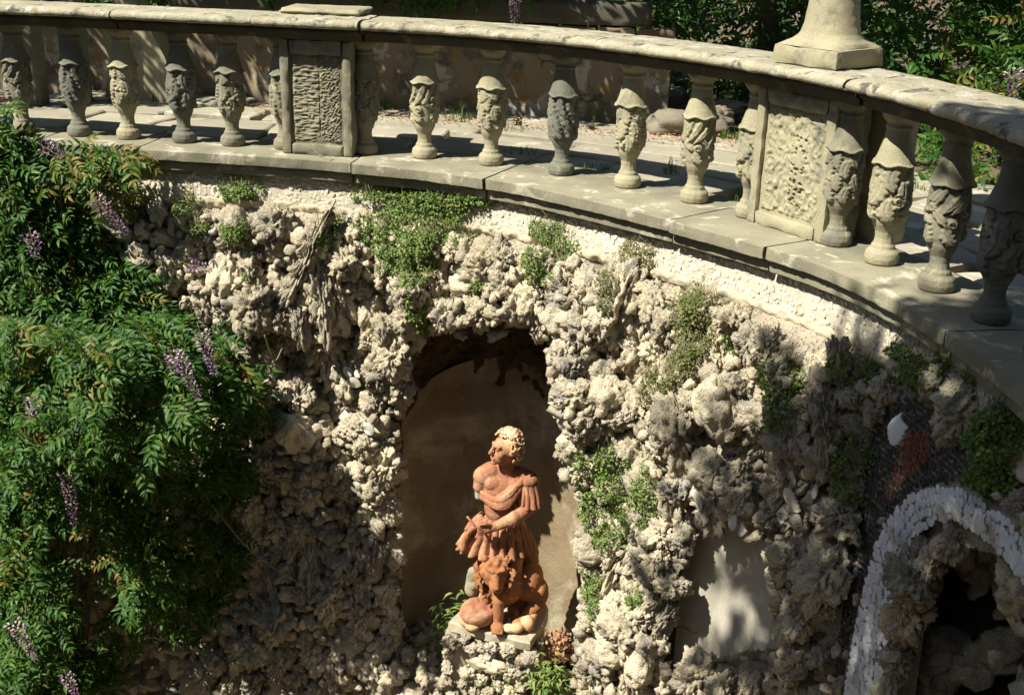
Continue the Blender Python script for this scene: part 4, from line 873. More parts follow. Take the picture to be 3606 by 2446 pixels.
# rubble, buttress scroll and posts at the left of the terrace
for k, (u, v, w, h, d_, lab) in enumerate([(1560, 300, .26, .20, .22, None), (1620, 283, .18, .16, .18, None), (1497, 250, .2, .2, .2, None), (1530, 235, .16, .14, .18, None), (1650, 262, .14, .12, .14, None)]):
    P = on_z(u, v, -.02); Vr, Fr = tufa_rock(70 + k, 4, (1, .8, .6), 2); o = obj('fallen_boulder', Vr * (w, d_, h * .9), Fr, M['rubble'], loc=(P[0], P[1], .03), rot=(0, 0, k))
    tag(o, ['sloping pale boulder on the paving left of the pitted pier', 'small rough boulder beside the pitted pier on the terrace', 'rounded grey boulder at the foot of the terrace wall', 'smaller grey boulder behind others at the terrace wall foot', 'brown stone lying behind the left edge of the pitted pier'][k], 'boulder', 'loose boulders on the terrace')
# scroll-sided buttress lit behind the fourth baluster
def extr(poly, d, jit=0.0):
    P = np.array(poly, float); n = len(P); V = np.vstack([np.c_[P[:, 0], np.zeros(n), P[:, 1]], np.c_[P[:, 0], np.full(n, d), P[:, 1]]]); F = [tuple(range(n)), tuple(range(n, 2 * n))[::-1]] + [(i, n + i, n + (i + 1) % n, (i + 1) % n) for i in range(n)]; return V, F
sb = on_z(330, 226, -.03); c0 = sb
V, F = extr([(-.30, 0), (.26, 0), (.27, .18), (.20, .36), (.12, .52), (.05, .66), (-.04, .86), (-.14, .86), (-.20, .60), (-.27, .52), (-.26, .40), (-.22, .30), (-.27, .18)], .20)
o = obj('scroll_buttress', V, F, M['sandpale'], smooth=False, loc=(c0[0], c0[1] - .08, -.05), rot=(0, 0, -.12)); tag(o, 'pale lichened scroll-shaped buttress standing against the terrace wall at the left', 'buttress')
for k, (u, v, w, lab) in enumerate([(190, 228, .16, 'rough stone gatepost at the back left of the terrace'), (95, 236, .14, 'narrow dark stone post at the far left of the terrace')]):
    P = on_z(u, v, -.03); V, F = worn_block(w, .18, 1.0, 44 + k); o = obj('stone_post', V, F, M['sandgrey'], loc=(P[0], P[1] - .1, -.06), rot=(0, 0, -.1)); tag(o, lab, 'stone post')

# ------------------------------------------------------------------ terracotta statue
def ell(c, r, R=None, n=3):
    V, F = ico(n); V = V * np.asarray(r); 
    if R is not None: V = V @ R.T
    return V + c, F
def cap(a, b, ra, rb, n=14):
    a = np.asarray(a, float); b = np.asarray(b, float); L = np.linalg.norm(b - a); d = (b - a) / L; pr = []
    for k in range(6): t = math.pi / 2 * k / 5; pr.append((-math.cos(t) * ra, max(1e-4, math.sin(t) * ra)))
    for k in range(1, 5): pr.append((L * k / 5, ra + (rb - ra) * k / 5))
    for k in range(6): t = math.pi / 2 * k / 5; pr.append((L + math.sin(t) * rb, max(1e-4, math.cos(t) * rb)))
    u = np.cross(d, [.3, .5, .8]); u /= np.linalg.norm(u); w = np.cross(d, u); V = []
    for x, r in pr:
        for k in range(n): q = 2 * math.pi * k / n; V.append(a + d * x + r * (u * math.cos(q) + w * math.sin(q)))
    F = [tuple(f) for f in grid_faces(len(pr), n)] + [(i * n + n - 1, (i + 1) * n + n - 1, (i + 1) * n, i * n) for i in range(len(pr) - 1)]
    return np.array(V), F
def fuse(name, parts, mat, parent, vox=.007, smooth=3, disp=None):
    mb = MB()
    for V, F in parts: mb.add(V, F)
    V, F = mb.get(); me = mesh_np(name, V, F, None); o = link(name, me)
    m = o.modifiers.new('r', 'REMESH'); m.mode = 'VOXEL'; m.voxel_size = vox
    s = o.modifiers.new('s', 'SMOOTH'); s.iterations = smooth; s.factor = .5
    dg = bpy.context.evaluated_depsgraph_get(); dg.update(); me2 = bpy.data.meshes.new_from_object(o.evaluated_get(dg)); bpy.data.objects.remove(o)
    me2.name = name; co = np.empty(len(me2.vertices) * 3, np.float32); me2.vertices.foreach_get('co', co); co = co.reshape(-1, 3)
    if disp is not None:
        no = np.empty(len(me2.vertices) * 3, np.float32); me2.vertices.foreach_get('normal', no); co = co + no.reshape(-1, 3) * disp(co.astype(float))[:, None]; me2.vertices.foreach_set('co', co.astype(np.float32).ravel())
    me2.materials.clear(); me2.materials.append(mat); me2.polygons.foreach_set('use_smooth', np.ones(len(me2.polygons), bool)); me2.update()
    return link(name, me2, parent)
dd = ray(1140, 1380); rs_ = float(np.interp(math.atan2(dd[0], dd[1]), _waz, _wr)) + .06
SO = np.array([0, 0, CAMH]) + dd * rs_ / math.hypot(dd[0], dd[1])
st = empty('statue', tuple(SO)); tag(st, 'terracotta statue of a curly haired soldier in pleated tunic with a lion, inside niche', 'statue')
worn = lambda p: (.0020 * perlin(p * 26, 1) + .0014 * perlin(p * 70, 2) - .002 * sstep(.30, .1, worley(p * 38, 3))) * np.where(p[:, 2] > 1.09, .35, 1)
B = []
B += [ell((-.03, 0, .90), (.138, .095, .13)), ell((-.085, -.040, .955), (.064, .050, .055)), ell((.045, -.040, .94), (.064, .050, .055)), ell((-.035, -.01, .77), (.108, .085, .13)), ell((-.03, .0, .62), (.135, .10, .12)),
      ell((-.02, .02, 1.0), (.12, .07, .06)), cap((-.005, .01, 1.0), (.0, -.01, 1.13), .058, .052), cap((-.10, .01, 1.02), (-.155, 0, .985), .062, .066), cap((-.155, 0, .985), (-.175, -.01, .915), .060, .046),
      cap((.08, .01, 1.0), (.14, 0, .965), .055, .064), cap((.14, 0, .96), (.175, -.05, .800), .058, .047), cap((.175, -.05, .800), (.05, -.16, .760), .047, .045), cap((.05, -.16, .760), (-.075, -.205, .725), .045, .030),
      cap((-.09, .02, .58), (-.155, -.05, .36), .075, .052), cap((-.155, -.05, .36), (-.20, -.04, .12), .055, .036), cap((.05, .02, .58), (.075, -.085, .41), .075, .055), cap((.075, -.085, .41), (.075, -.04, .08), .053, .036), cap((.075, -.05, .05), (.10, -.17, .03), .035, .026), cap((-.20, -.04, .06), (-.22, -.13, .03), .035, .026)]
# hand closing on the tunic at the hip
hp = np.array([-.115, -.215, .718]); B += [ell(hp, (.048, .026, .036))]
for k in range(4):
    z = .745 - k * .0185; x = -.150; L = (.030, .034, .033, .026)[k]
    B += [cap((-.135, -.228, z), (x - L * .6, -.238, z - .004), .0105, .0098, 8), cap((x - L * .6, -.238, z - .004), (x - L * .75, -.215, z - .010), .0098, .009, 8), cap((x - L * .75, -.215, z - .010), (x - L * .2, -.200, z - .012), .009, .008, 8)]
B += [cap((-.095, -.225, .748), (-.125, -.245, .768), .0125, .011, 8), cap((-.125, -.245, .768), (-.158, -.245, .764), .011, .009, 8)]
Rh = np.array(Matrix.Rotation(math.radians(-60), 3, 'Z') @ Matrix.Rotation(math.radians(-8), 3, 'X')); HC = np.array([-.012, -.03, 1.195])
def hd(p): return tuple(HC + Rh @ np.array(p))
B += [ell(hd((0, .01, .015)), (.076, .092, .098), Rh), ell(hd((0, -.028, -.045)), (.056, .060, .058), Rh), ell(hd((0, -.072, -.083)), (.022, .018, .018), Rh),
      cap(hd((0, -.086, .030)), hd((0, -.112, -.020)), .0085, .0135, 10), ell(hd((0, -.100, -.025)), (.017, .012, .009), Rh), cap(hd((-.044, -.072, .034)), hd((-.008, -.087, .030)), .0105, .0095, 8), cap(hd((.044, -.072, .034)), hd((.008, -.087, .030)), .0105, .0095, 8),
      ell(hd((.030, -.074, .012)), (.014, .011, .009), Rh), ell(hd((-.030, -.074, .012)), (.014, .011, .009), Rh), ell(hd((.040, -.052, -.020)), (.026, .026, .028), Rh), ell(hd((-.040, -.052, -.020)), (.026, .026, .028), Rh),
      cap(hd((-.017, -.088, -.050)), hd((.017, -.088, -.050)), .0075, .0075, 8), cap(hd((-.014, -.085, -.062)), hd((.014, -.085, -.062)), .0078, .0078, 8), ell(hd((.076, .01, -.002)), (.010, .018, .026), Rh), ell(hd((-.076, .01, -.002)), (.010, .018, .026), Rh)]
fuse('body', B, M['terra'], st, .0064, 2, worn)
# hair in curled locks
B = [ell(hd((0, .028, .034)), (.086, .094, .096), Rh)]; rh = random.Random(3)
for k in range(150):
    a = rh.uniform(-math.pi, math.pi); t = rh.uniform(-.75, 1.5); q = np.array([math.sin(a) * math.cos(t), math.cos(a) * math.cos(t), math.sin(t)])
    if q[1] < -.35 and t < .72: continue
    if t < -.3 and q[1] < .1: continue
    c = q * (.094, .106, .112) + (0, .020, .020); tn = np.cross(q, (rh.uniform(-1, 1), rh.uniform(-1, 1), rh.uniform(-1, 1))); tn /= np.linalg.norm(tn); bn = np.cross(q, tn); R0 = rh.uniform(.014, .024); pts = []
    for j in range(7):
        w = j / 6 * 4.6; pts.append(hd(c + tn * math.cos(w) * R0 * (1 - j * .09) + bn * math.sin(w) * R0 * (1 - j * .09) + q * (.003 * j)))
    B.append(tube(pts, [.0075, .0085, .0085, .008, .007, .006, .004], 6))
fuse('hair', B, M['terrahair'], st, .0042, 1, lambda p: .001 * perlin(p * 60, 1))
# drape across the chest
B = []
for k in range(6):
    o_ = k * .017; a = np.array([.115, -.045 - .004 * k, 1.005 - o_ * .55]); m1 = np.array([.03, -.115 - .003 * k, .93 - o_ * 1.0]); m2 = np.array([-.06, -.118 - .003 * k, .865 - o_ * .75 + .02]); e = np.array([-.168, -.045, .875 - o_ * .55 + .02]); P = catmull([a, m1, m2, e], 10); B.append(tube(P, .0125 + .002 * math.sin(k * 2.2), 8))
B.append(ell((.0, -.075, .905), (.13, .035, .035), np.array(Matrix.Rotation(-.62, 3, 'Y')), 3)); fuse('drape', B, M['terra'], st, .0045, 1, worn)
# pleated sleeve with epaulette
def pleats(name, c, rx, ry, z0, z1, n, flare, amp, a0, a1, cols=160, rows=30, tilt=(0, 0), mat='terra', hem=.012, shift=None):
    A = np.linspace(a0, a1, cols); T = np.linspace(0, 1, rows); AA, TT = np.meshgrid(A, T, indexing='ij'); AA = AA.ravel(); TT = TT.ravel()
    w = np.abs(np.sin(AA * n / 2 + .5 * np.sin(AA * 3))) ** .55; k = 1 + TT * flare + 0 * AA; am = amp * (.25 + TT)
    R = am * (w - .5); z = z0 + (z1 - z0) * TT - hem * TT ** 6 * w
    sx = shift(AA, TT) if shift else 0
    X = c[0] + (rx * k + R) * np.cos(AA) + tilt[0] * TT + sx; Y = c[1] + (ry * k + R) * np.sin(AA) + tilt[1] * TT
    V = np.c_[X, Y, z]; Vi = np.c_[c[0] + (rx * k + R - .012) * np.cos(AA) + tilt[0] * TT + sx, c[1] + (ry * k + R - .012) * np.sin(AA) + tilt[1] * TT, z]
    g = grid_faces(cols, rows); n0 = len(V); F = [tuple(f) for f in g] + [tuple(q + n0 for q in f[::-1]) for f in g]; e = [i * rows + rows - 1 for i in range(cols)]; F += [(e[i], e[i + 1], e[i + 1] + n0, e[i] + n0) for i in range(cols - 1)]
    V2 = np.vstack([V, Vi]); V2 = V2 + np.c_[perlin(V2 * 14, 1), perlin(V2 * 14, 2), perlin(V2 * 14, 3)] * .006
    return obj(name, V2, F, M[mat], st)
pleats('sleeve', (.150, -.02, 0), .066, .066, .955, .815, 13, .22, .020, -math.pi, math.pi, 150, 24, tilt=(.012, -.02))
fuse('shoulder_guard', [ell((.145, -.01, .972), (.074, .070, .052)), cap((.08, -.06, .955), (.10, .05, .97), .03, .03)], M['terra'], st, .006, 2, lambda p: .004 * ridged(p * 22, 2))
sk = lambda A, T: -.085 * T * np.clip(-np.cos(A), 0, 1) ** 1.5
pleats('tunic_skirt', (-.03, -.01, 0), .138, .115, .70, .475, 20, .40, .050, -math.pi, math.pi, 260, 36, shift=sk)
pleats('tunic_skirt_upper', (-.035, 0, 0), .135, .104, .71, .60, 17, .26, .036, -math.pi, math.pi, 220, 20, shift=lambda A, T: -.05 * T * np.clip(-np.cos(A), 0, 1) ** 2)
fuse('flying_fold', [tube(catmull([(-.13, -.06, .68), (-.20, -.09, .66), (-.255 + .008 * k, -.11 + .03 * k, .60 - .02 * k), (-.285 + .025 * k, -.10 + .04 * k, .47 - .012 * k)], 8), [.016] * 8 + [.018] * 8 + [.021] * 7 + [.014] * 2, 8) for k in range(5)], M['terra'], st, .006, 1, lambda p: .004 * ridged(p * np.array([30, 30, 5]), 1))
fuse('hilt', [cap((-.20, -.225, .745), (-.245, -.20, .79), .010, .009)], M['terra'], st, .004, 1)
o = obj('broken_arm_core', *cap((-.178, -.012, .91), (-.180, -.014, .845), .030, .026), M['plinth'], st)
o = fuse('broken_leg_core', [cap((-.205, -.06, .30), (-.215, -.06, .17), .042, .050), ell((-.20, -.07, .22), (.05, .045, .05))], M['sandpale'], st, .008, 1, worn)
fuse('vine_stump', [cap((.12, .08, .50), (.16, .06, .38), .07, .08), cap((.16, .06, .38), (.14, .02, .06), .08, .10)], M['lion'], st, .01, 2, lambda p: .006 * ridged(p * 12, 2))
# the lion
B = [ell((-.06, -.19, .395), (.100, .085, .110)), ell((-.048, -.265, .335), (.048, .050, .045)), cap((-.055, -.245, .425), (-.046, -.305, .350), .034, .024), ell((-.045, -.322, .342), (.022, .012, .013)), ell((-.027, -.292, .318), (.024, .022, .022)), ell((-.066, -.292, .318), (.024, .022, .022)), cap((-.046, -.25, .282), (-.046, -.278, .278), .026, .018),
     ell((-.085, -.262, .425), (.014, .010, .010)), ell((-.020, -.268, .425), (.014, .010, .010)), cap((-.105, -.255, .445), (-.065, -.278, .440), .012, .011, 8), cap((-.035, -.280, .440), (.003, -.262, .447), .011, .012, 8), ell((-.130, -.20, .485), (.026, .018, .03)), ell((.018, -.20, .49), (.026, .018, .03)),
     cap((-.03, -.16, .30), (-.025, -.235, .20), .060, .044), cap((-.025, -.235, .20), (-.03, -.25, .06), .042, .036), ell((-.03, -.285, .030), (.048, .055, .032)), cap((-.09, -.15, .30), (-.12, -.16, .12), .05, .04), ell((.02, -.06, .24), (.13, .15, .16)), ell((.17, .0, .22), (.11, .15, .15)), ell((.235, -.04, .15), (.08, .10, .11)), cap((.24, -.10, .10), (.14, -.20, .035), .05, .035), ell((.12, -.235, .03), (.055, .045, .03)), ell((.255, -.09, .19), (.038, .04, .045))]
for k in range(4): B.append(cap((-.058 + k * .019, -.305, .035), (-.062 + k * .021, -.338, .018), .014, .011, 8))
def lion_d(p):
    m = sstep(.06, .11, np.linalg.norm((p - (-.055, -.28, .385)) * (1, .8, 1), axis=1)) * sstep(.24, .32, p[:, 2]) * (p[:, 0] < .05); return worn(p) + m * (.016 * (1.1 - 2 * worley(p * 24, 2)))
fuse('lion', B, M['lion'], st, .0066, 1, lion_d)
B = []; rl = random.Random(9)
for k in range(90):     # mane locks
    a = rl.uniform(-3.1, 3.1) ; rr0 = rl.uniform(.095, .135); c = np.array([-.058 + math.sin(a) * rr0 * 1.0, -.205 + rl.uniform(-.03, .03), .385 + math.cos(a) * rr0 * 1.25])
    if abs(a) < 1.15: continue
    pts = [c + np.array([0.012 * math.sin(j * 1.2 + k), -.012 * j * .6, -.012 * j]) for j in range(5)]; B.append(tube(pts, [.009, .012, .012, .009, .005], 6))
fuse('mane', B, M['lion'], st, .0045, 1)
# helmet with a broken mouth, lying at the foot
V, F = ico(4); q = V.copy(); hole = (q @ np.array([.25, -.35, .9])) > .80; hv = V * np.where(hole, .70, 1.0)[:, None] * (1 + .03 * perlin(V * 3, 2))[:, None] * (.125, .11, .095)
hl = obj('helmet', hv + (-.165, -.20, .085), F, M['terra'], st)
fuse('broken_lumps', [ell((-.235, -.235, .035), (.06, .04, .035)), ell((-.20, -.285, .025), (.05, .03, .025)), ell((.05, -.285, .025), (.055, .035, .03)), ell((.10, -.29, .035), (.05, .04, .035)), ell((.17, -.24, .04), (.05, .06, .05)), cap((.20, -.20, .04), (.22, -.02, .10), .03, .04)], M['terrahair'], st, .006, 1, lambda p: .008 * perlin(p * 16, 1))
# plinth under the figure, turned with the niche
ra = cang(4.8) * .75
poly = [(.30 * math.cos(a) + 0, .30 * math.sin(a) * 1.05) if math.sin(a) > 0 else (.30 * np.sign(math.cos(a)) * min(1, abs(math.cos(a)) * 1.45), -.30 * min(1, abs(math.sin(a)) * 1.6)) for a in np.linspace(0, 2 * math.pi, 40, endpoint=False)]
n = len(poly); P = np.array(poly); V = []; zs = [-.62, -.4, -.075, -.065, -.012, 0, 0]; ks = [.93, .92, .92, 1.0, 1.0, .97, 0.5]
for z, k in zip(zs, ks):
    for p in P: V.append((p[0] * k, p[1] * k, z))
V.append((0, 0, 0)); F = [(j * n + i, j * n + (i + 1) % n, (j + 1) * n + (i + 1) % n, (j + 1) * n + i) for j in range(6) for i in range(n)] + [(6 * n + i, 6 * n + (i + 1) % n, 7 * n) for i in range(n)]
V = np.array(V) * (.93, .93, 1); V = V + np.c_[perlin(V * 9, 1), perlin(V * 9, 2), perlin(V * 9, 3) * .5] * .022
ped = obj('pedestal', V, F, M['plinth'], loc=(SO[0] + .02, SO[1] - .01, SO[2]), rot=(0, 0, ra), smooth=False); tag(ped, 'D-shaped stone pedestal faced with knobbly pale rocks under the terracotta statue', 'pedestal')
rk = [];
for k in range(400):
    a = rr.uniform(-math.pi * 1.0, -.12); z = rr.uniform(-.95, -.075); rad = .285 + .13 * sstep(-.35, -.9, np.array([z]))[0]
    x = rad * np.sign(math.cos(a)) * min(1, abs(math.cos(a)) * 1.4); y = -rad * min(1, abs(math.sin(a)) * 1.5); r = rr.uniform(.030, .056)
    if -.13 < x < .15 and -.27 < z < -.18: continue
    if x > .27 and y > -.12: continue
    if any((x - b[0]) ** 2 + (y - b[1]) ** 2 + (z - b[2]) ** 2 < ((r + b[3]) * .72) ** 2 for b in rk): continue
    rk.append((x, y, z, r))
PR = [mesh_np('knobbly_rock', *tufa_rock(120 + k, 4, (1, .9, 1), 3), M['tufa']) for k in range(6)]
for k, (x, y, z, r) in enumerate(rk): link('knobbly_rock', PR[k % 6], ped, loc=(x, y, z), rot=(k * 1.1, k * 2.3, k * .7), scale=(r, r, r))
V, F = tufa_rock(133, 4, (1, .35, .42), 2); o = obj('quartz_plaque', V * .12, F, M['lime'], ped, loc=(.01, -.31, -.225)); 

st.scale = (.94, .96, .965); st.location.z += .012

# ------------------------------------------------------------------ vegetation
CL = [compound(k, RNG.uniform(.17, .23), rr.choice([5, 5, 6, 6]), .060, .0215) for k in range(12)]
CS = [compound_simple(k, .24, 4) for k in range(8)]
CLM = {}
def leaf_mesh(k, mat):
    if (k, mat) not in CLM: CLM[(k, mat)] = mesh_np('leaf', *CL[k], M[mat])
    return CLM[(k, mat)]
def toward_cam(P):
    d = np.array([0, 0, CAMH]) - P; return d / np.linalg.norm(d)
def vine_leaf(P, out, J, sc=1.0, droop=.5, side=1.0):
    """place a compound leaf at P growing roughly along `out`; returns basis"""
    d = out + np.array([rr.gauss(0, .55) * side, rr.gauss(0, .4), rr.gauss(0, .35) - droop]); d /= np.linalg.norm(d)
    up = SUN * .7 + out * .5 + np.array([rr.gauss(0, .35), rr.gauss(0, .35), rr.gauss(0, .35)]); B = basis(d, up)
    return B
def leaf_thing(name, label, cat, pts, mat_fn, n_ind, stems=(), sc=(.85, 1.15), droop=.5, group=None, simple=False):
    """pts: list of (P, outward dir)"""
    root = empty(name, tuple(pts[0][0])); off = -np.array(pts[0][0]); tag(root, label, cat, group)
    dist = np.array([np.linalg.norm(p - [0, 0, CAMH]) for p, _ in pts]); px = px_of(np.array([p for p, _ in pts])); v_ = (px[:, 0] > 0) & (px[:, 0] < 2323) & (px[:, 1] > 0) & (px[:, 1] < 1576)
    ind = set(np.argsort(dist + 100 * ~v_)[:n_ind].tolist()); Js = {}
    for k, (P, out) in enumerate(pts):
        B = vine_leaf(P, out, None, droop=droop); s = rr.uniform(*sc); ci = rr.randrange(len(CL)); mt = mat_fn(P)
        if k in ind: link('leaf', leaf_mesh(ci, mt), root, loc=tuple(P + off), rot=dirs_to_euler(B), scale=(s, s, s))
        else: CC = CS[ci % 8] if simple else CL[ci]; Js.setdefault(mt, Joiner()).add(CC[0], CC[1], B, P + off, s)
    for mt, J in Js.items(): o = link('foliage', J.mesh('foliage', M[mt]), root); o['kind'] = 'stuff'
    for S_ in stems: V, F = tube(np.array(S_[0]) + off, S_[1], 6); obj('stem', V, F, M['stem'] if len(S_) < 3 else M[S_[2]], root)
    return root, off
def pin(poly, u, v): return bool(inside(np.array(poly, float), np.array([float(u)]), np.array([float(v)]))[0])
def at_wall(u, v, o):
    """point on the sight line of (u, v), o metres in front of the wall"""
    s, z = pw(u, v); d = ray(u, v); az = math.atan2(d[0], d[1]); r = float(np.interp(az, _waz, _wr)); n = cnorm(s); c = abs((n[0] * d[0] + n[1] * d[1]) / math.hypot(d[0], d[1])); r -= o / max(.3, c)
    return np.array([0, 0, CAMH]) + d * r / math.hypot(d[0], d[1])
VINE = [(-120, 230), (0, 240), (60, 320), (90, 360), (150, 390), (165, 460), (190, 520), (240, 590), (340, 600), (390, 680), (440, 720), (520, 780), (585, 835), (560, 900), (530, 950), (520, 1010), (560, 1080), (500, 1130), (550, 1220), (500, 1300), (450, 1380), (390, 1430), (290, 1440), (240, 1520), (150, 1640), (-120, 1640)]
HOLES = [(120, 1010, 55, 34), (300, 900, 70, 30), (430, 1010, 60, 30), (60, 690, 40, 40), (220, 720, 60, 24), (330, 1400, 50, 34), (90, 1480, 40, 40), (200, 1330, 85, 120), (150, 1180, 40, 90), (420, 1130, 90, 55), (430, 1290, 45, 30), (60, 900, 40, 50), (330, 640, 50, 28), (560, 640, 60, 60)]
pts = []; tries = 0
while len(pts) < 2500 and tries < 60000:
    tries += 1; u = rr.uniform(-120, 640); v = rr.uniform(190, 1640)
    if not pin(VINE, u, v): continue
    if any(((u - a) / c) ** 2 + ((v - b) / d) ** 2 < 1 for a, b, c, d in HOLES) and rr.random() < .93: continue
    edge = dist_poly(np.array(VINE, float), np.array([float(u)]), np.array([float(v)]))[0]
    lump = .5 + .5 * perlin(np.array([[u / 120., v / 95., 3.3]]), 5)[0]
    om = min(1.05, .16 + edge / 170.) * (.35 + .75 * lump) * (1.35 if 700 < v < 1100 else (1.1 if v > 700 else .42)) * (.75 if v > 1050 else 1); o = om * (1 - rr.random() ** 2.2 * .75)
    P = at_wall(u, v, .08 + o * 1.0); out = toward_cam(P) * .5 + np.array([rr.uniform(-.1, .5), -.3, .1]); pts.append((P, out))
for k in range(60):   # yellowish young shoots over the sill
    u = rr.uniform(130, 290); v = rr.uniform(335, 420) ; P = at_wall(u, v, .15 + rr.uniform(0, .15)); pts.append((P, np.array([.6, -.3, .2])))
young = lambda P: (lambda q: 'yleaf' if ((130 < q[0] < 300 and 300 < q[1] < 430 and rr.random() < .5) or (150 < q[0] < 330 and 1150 < q[1] < 1290 and rr.random() < .35) or (q[0] < 120 and 700 < q[1] < 900 and rr.random() < .25) or rr.random() < .05) else 'wleaf')(px_of(P))
stems = []
for (a, b) in [((15, 400), (95, 590)), ((430, 1080), (690, 1330)), ((400, 960), (520, 1000)), ((600, 760), (640, 790))]:
    p0 = at_wall(*a, .5); p1 = at_wall(*b, .3); m_ = (p0 + p1) / 2 - (0, 0, .12); stems.append((catmull([p0, m_, p1], 10), .004))
for k in range(7):
    u = rr.uniform(20, 230); p0 = at_wall(u * .6, 420, .25); p1 = at_wall(u, 1000, .35); p2 = at_wall(u * .8, 1700, .2); stems.append((catmull([p0, p1, p2], 10), .018, 'bark'))
wist, woff = leaf_thing('wisteria', 'dense green wisteria vine hanging down the left side of the grotto wall', 'vine', pts, young, 300, stems)
def raceme(name, P, L, dirv, label, pale=.5, seed=1, rmax=.036):
    """hanging flower cluster: a stalk with keeled blossoms, plump at the top"""
    r = random.Random(seed); root = empty(name, tuple(P)); tag(root, label, 'flower', 'wisteria flower clusters'); d = np.array(dirv, float); d /= np.linalg.norm(d)
    V, F = tube([d * (L * t) + np.array([0, 0, -.02 * t]) for t in np.linspace(-.25, 1, 8)], .0018, 5); obj('stalk', V, F, M['stem'], root)
    u = np.cross(d, [.2, .9, .1]); u /= np.linalg.norm(u); w = np.cross(d, u); Js = {'petal': Joiner(), 'petalpale': Joiner()}
    pf = ([(0, 0, 0), (.5, .35, .35), (1, 0, .45), (.5, -.35, .35), (.45, 0, .05), (.9, 0, -.15), (.5, .18, -.2), (.5, -.18, -.2)], [(0, 1, 2, 4), (0, 4, 2, 3), (0, 6, 5), (0, 5, 7), (4, 6, 5), (4, 5, 7)]); PV = np.array(pf[0], float); FF = [tuple(f) for f in pf[1]]
    n = int(L / .0028)
    for k in range(n):
        t = k / n; rad = rmax * (1.0 - .85 * t) ** .7 * r.uniform(.5, 1.1); a = k * 2.4; o = u * math.cos(a) + w * math.sin(a); p = d * (L * t) + o * rad + np.array([0, 0, -.02 * t]); B = basis(o + np.array([0, 0, r.uniform(-.3, .3)]), np.array([r.uniform(-.4, .4), r.uniform(-.4, .4), 1]))
        mt = 'petalpale' if r.random() < pale * (1 - t * 1.3) + .1 else 'petal'; Js[mt].add(PV, FF, B, p, r.uniform(.019, .028) * (1 - .45 * t))
    for mt, J in Js.items():
        if J.V: o = link('blossoms', J.mesh('blossoms', M[mt]), root); o['kind'] = 'stuff'
    return root
for k, (u, v, u2, v2, o, pale, lab) in enumerate([(455, 755, 488, 845, .75, .7, 'plump pink and violet flower cluster, right one of the pair at the vine tip'), (400, 800, 455, 905, .75, .8, 'long pale to violet flower cluster hanging left of the plump pair'), (385, 800, 398, 835, .7, .0, 'small violet flower cluster tucked beside the large pair'), (215, 450, 290, 525, .35, .3, 'pink flower cluster leaning over the vine edge under the pebble band'), (95, 330, 145, 352, .7, .3, 'flower cluster lying on leaves near the top of the vine'),
      (70, 530, 82, 575, .9, .1, 'short violet flower cluster at the upper left edge of the vine'), (152, 1070, 168, 1185, 1.0, .9, 'long slim hanging flower cluster at the lower left'), (28, 1410, 82, 1490, 1.0, .8, 'flower cluster at the bottom left corner of the vine'), (75, 905, 68, 950, 1.0, .9, 'small faded flower cluster among leaves at the left edge'), (430, 600, 480, 604, .3, .3, 'thin flower cluster in front of the tufa rocks beside the vine'), (150, 1530, 175, 1576, .7, .1, 'dim violet flower cluster at the bottom edge')]):
    o = min(o + .30, 1.15) if v > 600 else o + .25; a = at_wall(u, v, o); b = at_wall(u2, v2, o); raceme('flower_cluster', a, max(.12, np.linalg.norm(b - a)), b - a, lab, pale, k + 3)

# small leaved creepers on the wall
def quad_leaf(n=5):
    V = np.array([(0, 0, 0), (.5, .42, .10), (1, .0, .0), (.5, -.42, .10), (.55, 0, -.04)]); F = [(0, 4, 1), (1, 4, 2), (2, 4, 3), (3, 4, 0)]; return V, F
QV, QF = quad_leaf()
def creeper(label, blobs, dens, size, mat='cleaf', thick=.06, cat='wall plant', group='small leaved plants growing on the grotto wall', name='wall_creeper', stems=True, onsill=None):
    J = Joiner(); first = None; SJ = Joiner()
    for (u, v, ru, rv) in blobs:
        n = int(dens * ru * rv / 1000)
        for k in range(n):
            a = rr.uniform(0, 6.283); q = math.sqrt(rr.random()); q *= (1 + .25 * math.sin(a * 5 + u)) ; uu = u + ru * q * math.cos(a); vv = v + rv * q * math.sin(a)
            if perlin(np.array([[uu / 14., vv / 14., u]]), 3)[0] < -.28: continue
            if onsill is not None: P = on_z(uu, vv, onsill) + (0, 0, rr.random() * thick * (1 - q)); out = np.array([rr.uniform(-1, 1), -.6, .8])
            else:
                s, z, h_ = surf_at(uu, vv); z = min(z, -.12); P = wpt(s, z, h_ + .012 + thick * (1 - q * q) * rr.random()); nn_ = cnorm(s); out = np.array([nn_[0], nn_[1], .25])
            if first is None: first = P
            d = out * .6 + np.array([rr.gauss(0, .6), rr.gauss(0, .4), rr.gauss(-.25, .5)]); B = basis(d, out + SUN * .5 + np.array([rr.gauss(0, .4), rr.gauss(0, .4), rr.gauss(0, .4)])); J.add(QV, QF, B, P - first, size * rr.uniform(.6, 1.35))
            if stems and k % 14 == 0:
                V, F = tube([P - first, P - first + out * -.02 + np.array([rr.uniform(-.03, .03), 0, .05]), P - first + np.array([rr.uniform(-.03, .03), 0, .10]) - out * .03], .0011, 3); SJ.add(V, F)
    o = link(name, J.mesh(name, M[mat], False), None, loc=tuple(first)); tag(o, label, cat, group)
    if SJ.V: link('stems', SJ.mesh('stems', M['stem']), o)['kind'] = 'stuff'
    return o
creeper('broad hanging mat of small green leaves left of the arch crown, trailing to a point', [(960, 500, 125, 70), (1000, 455, 110, 30), (940, 560, 95, 70), (970, 620, 45, 60), (975, 690, 28, 55), (985, 740, 14, 32), (850, 440, 50, 16), (1090, 450, 40, 18), (1000, 440, 160, 14)], 377, .016, thick=.09)
creeper('round green tuft on the white chip band left of the centre', [(550, 432, 48, 24)], 725, .015, thick=.07)
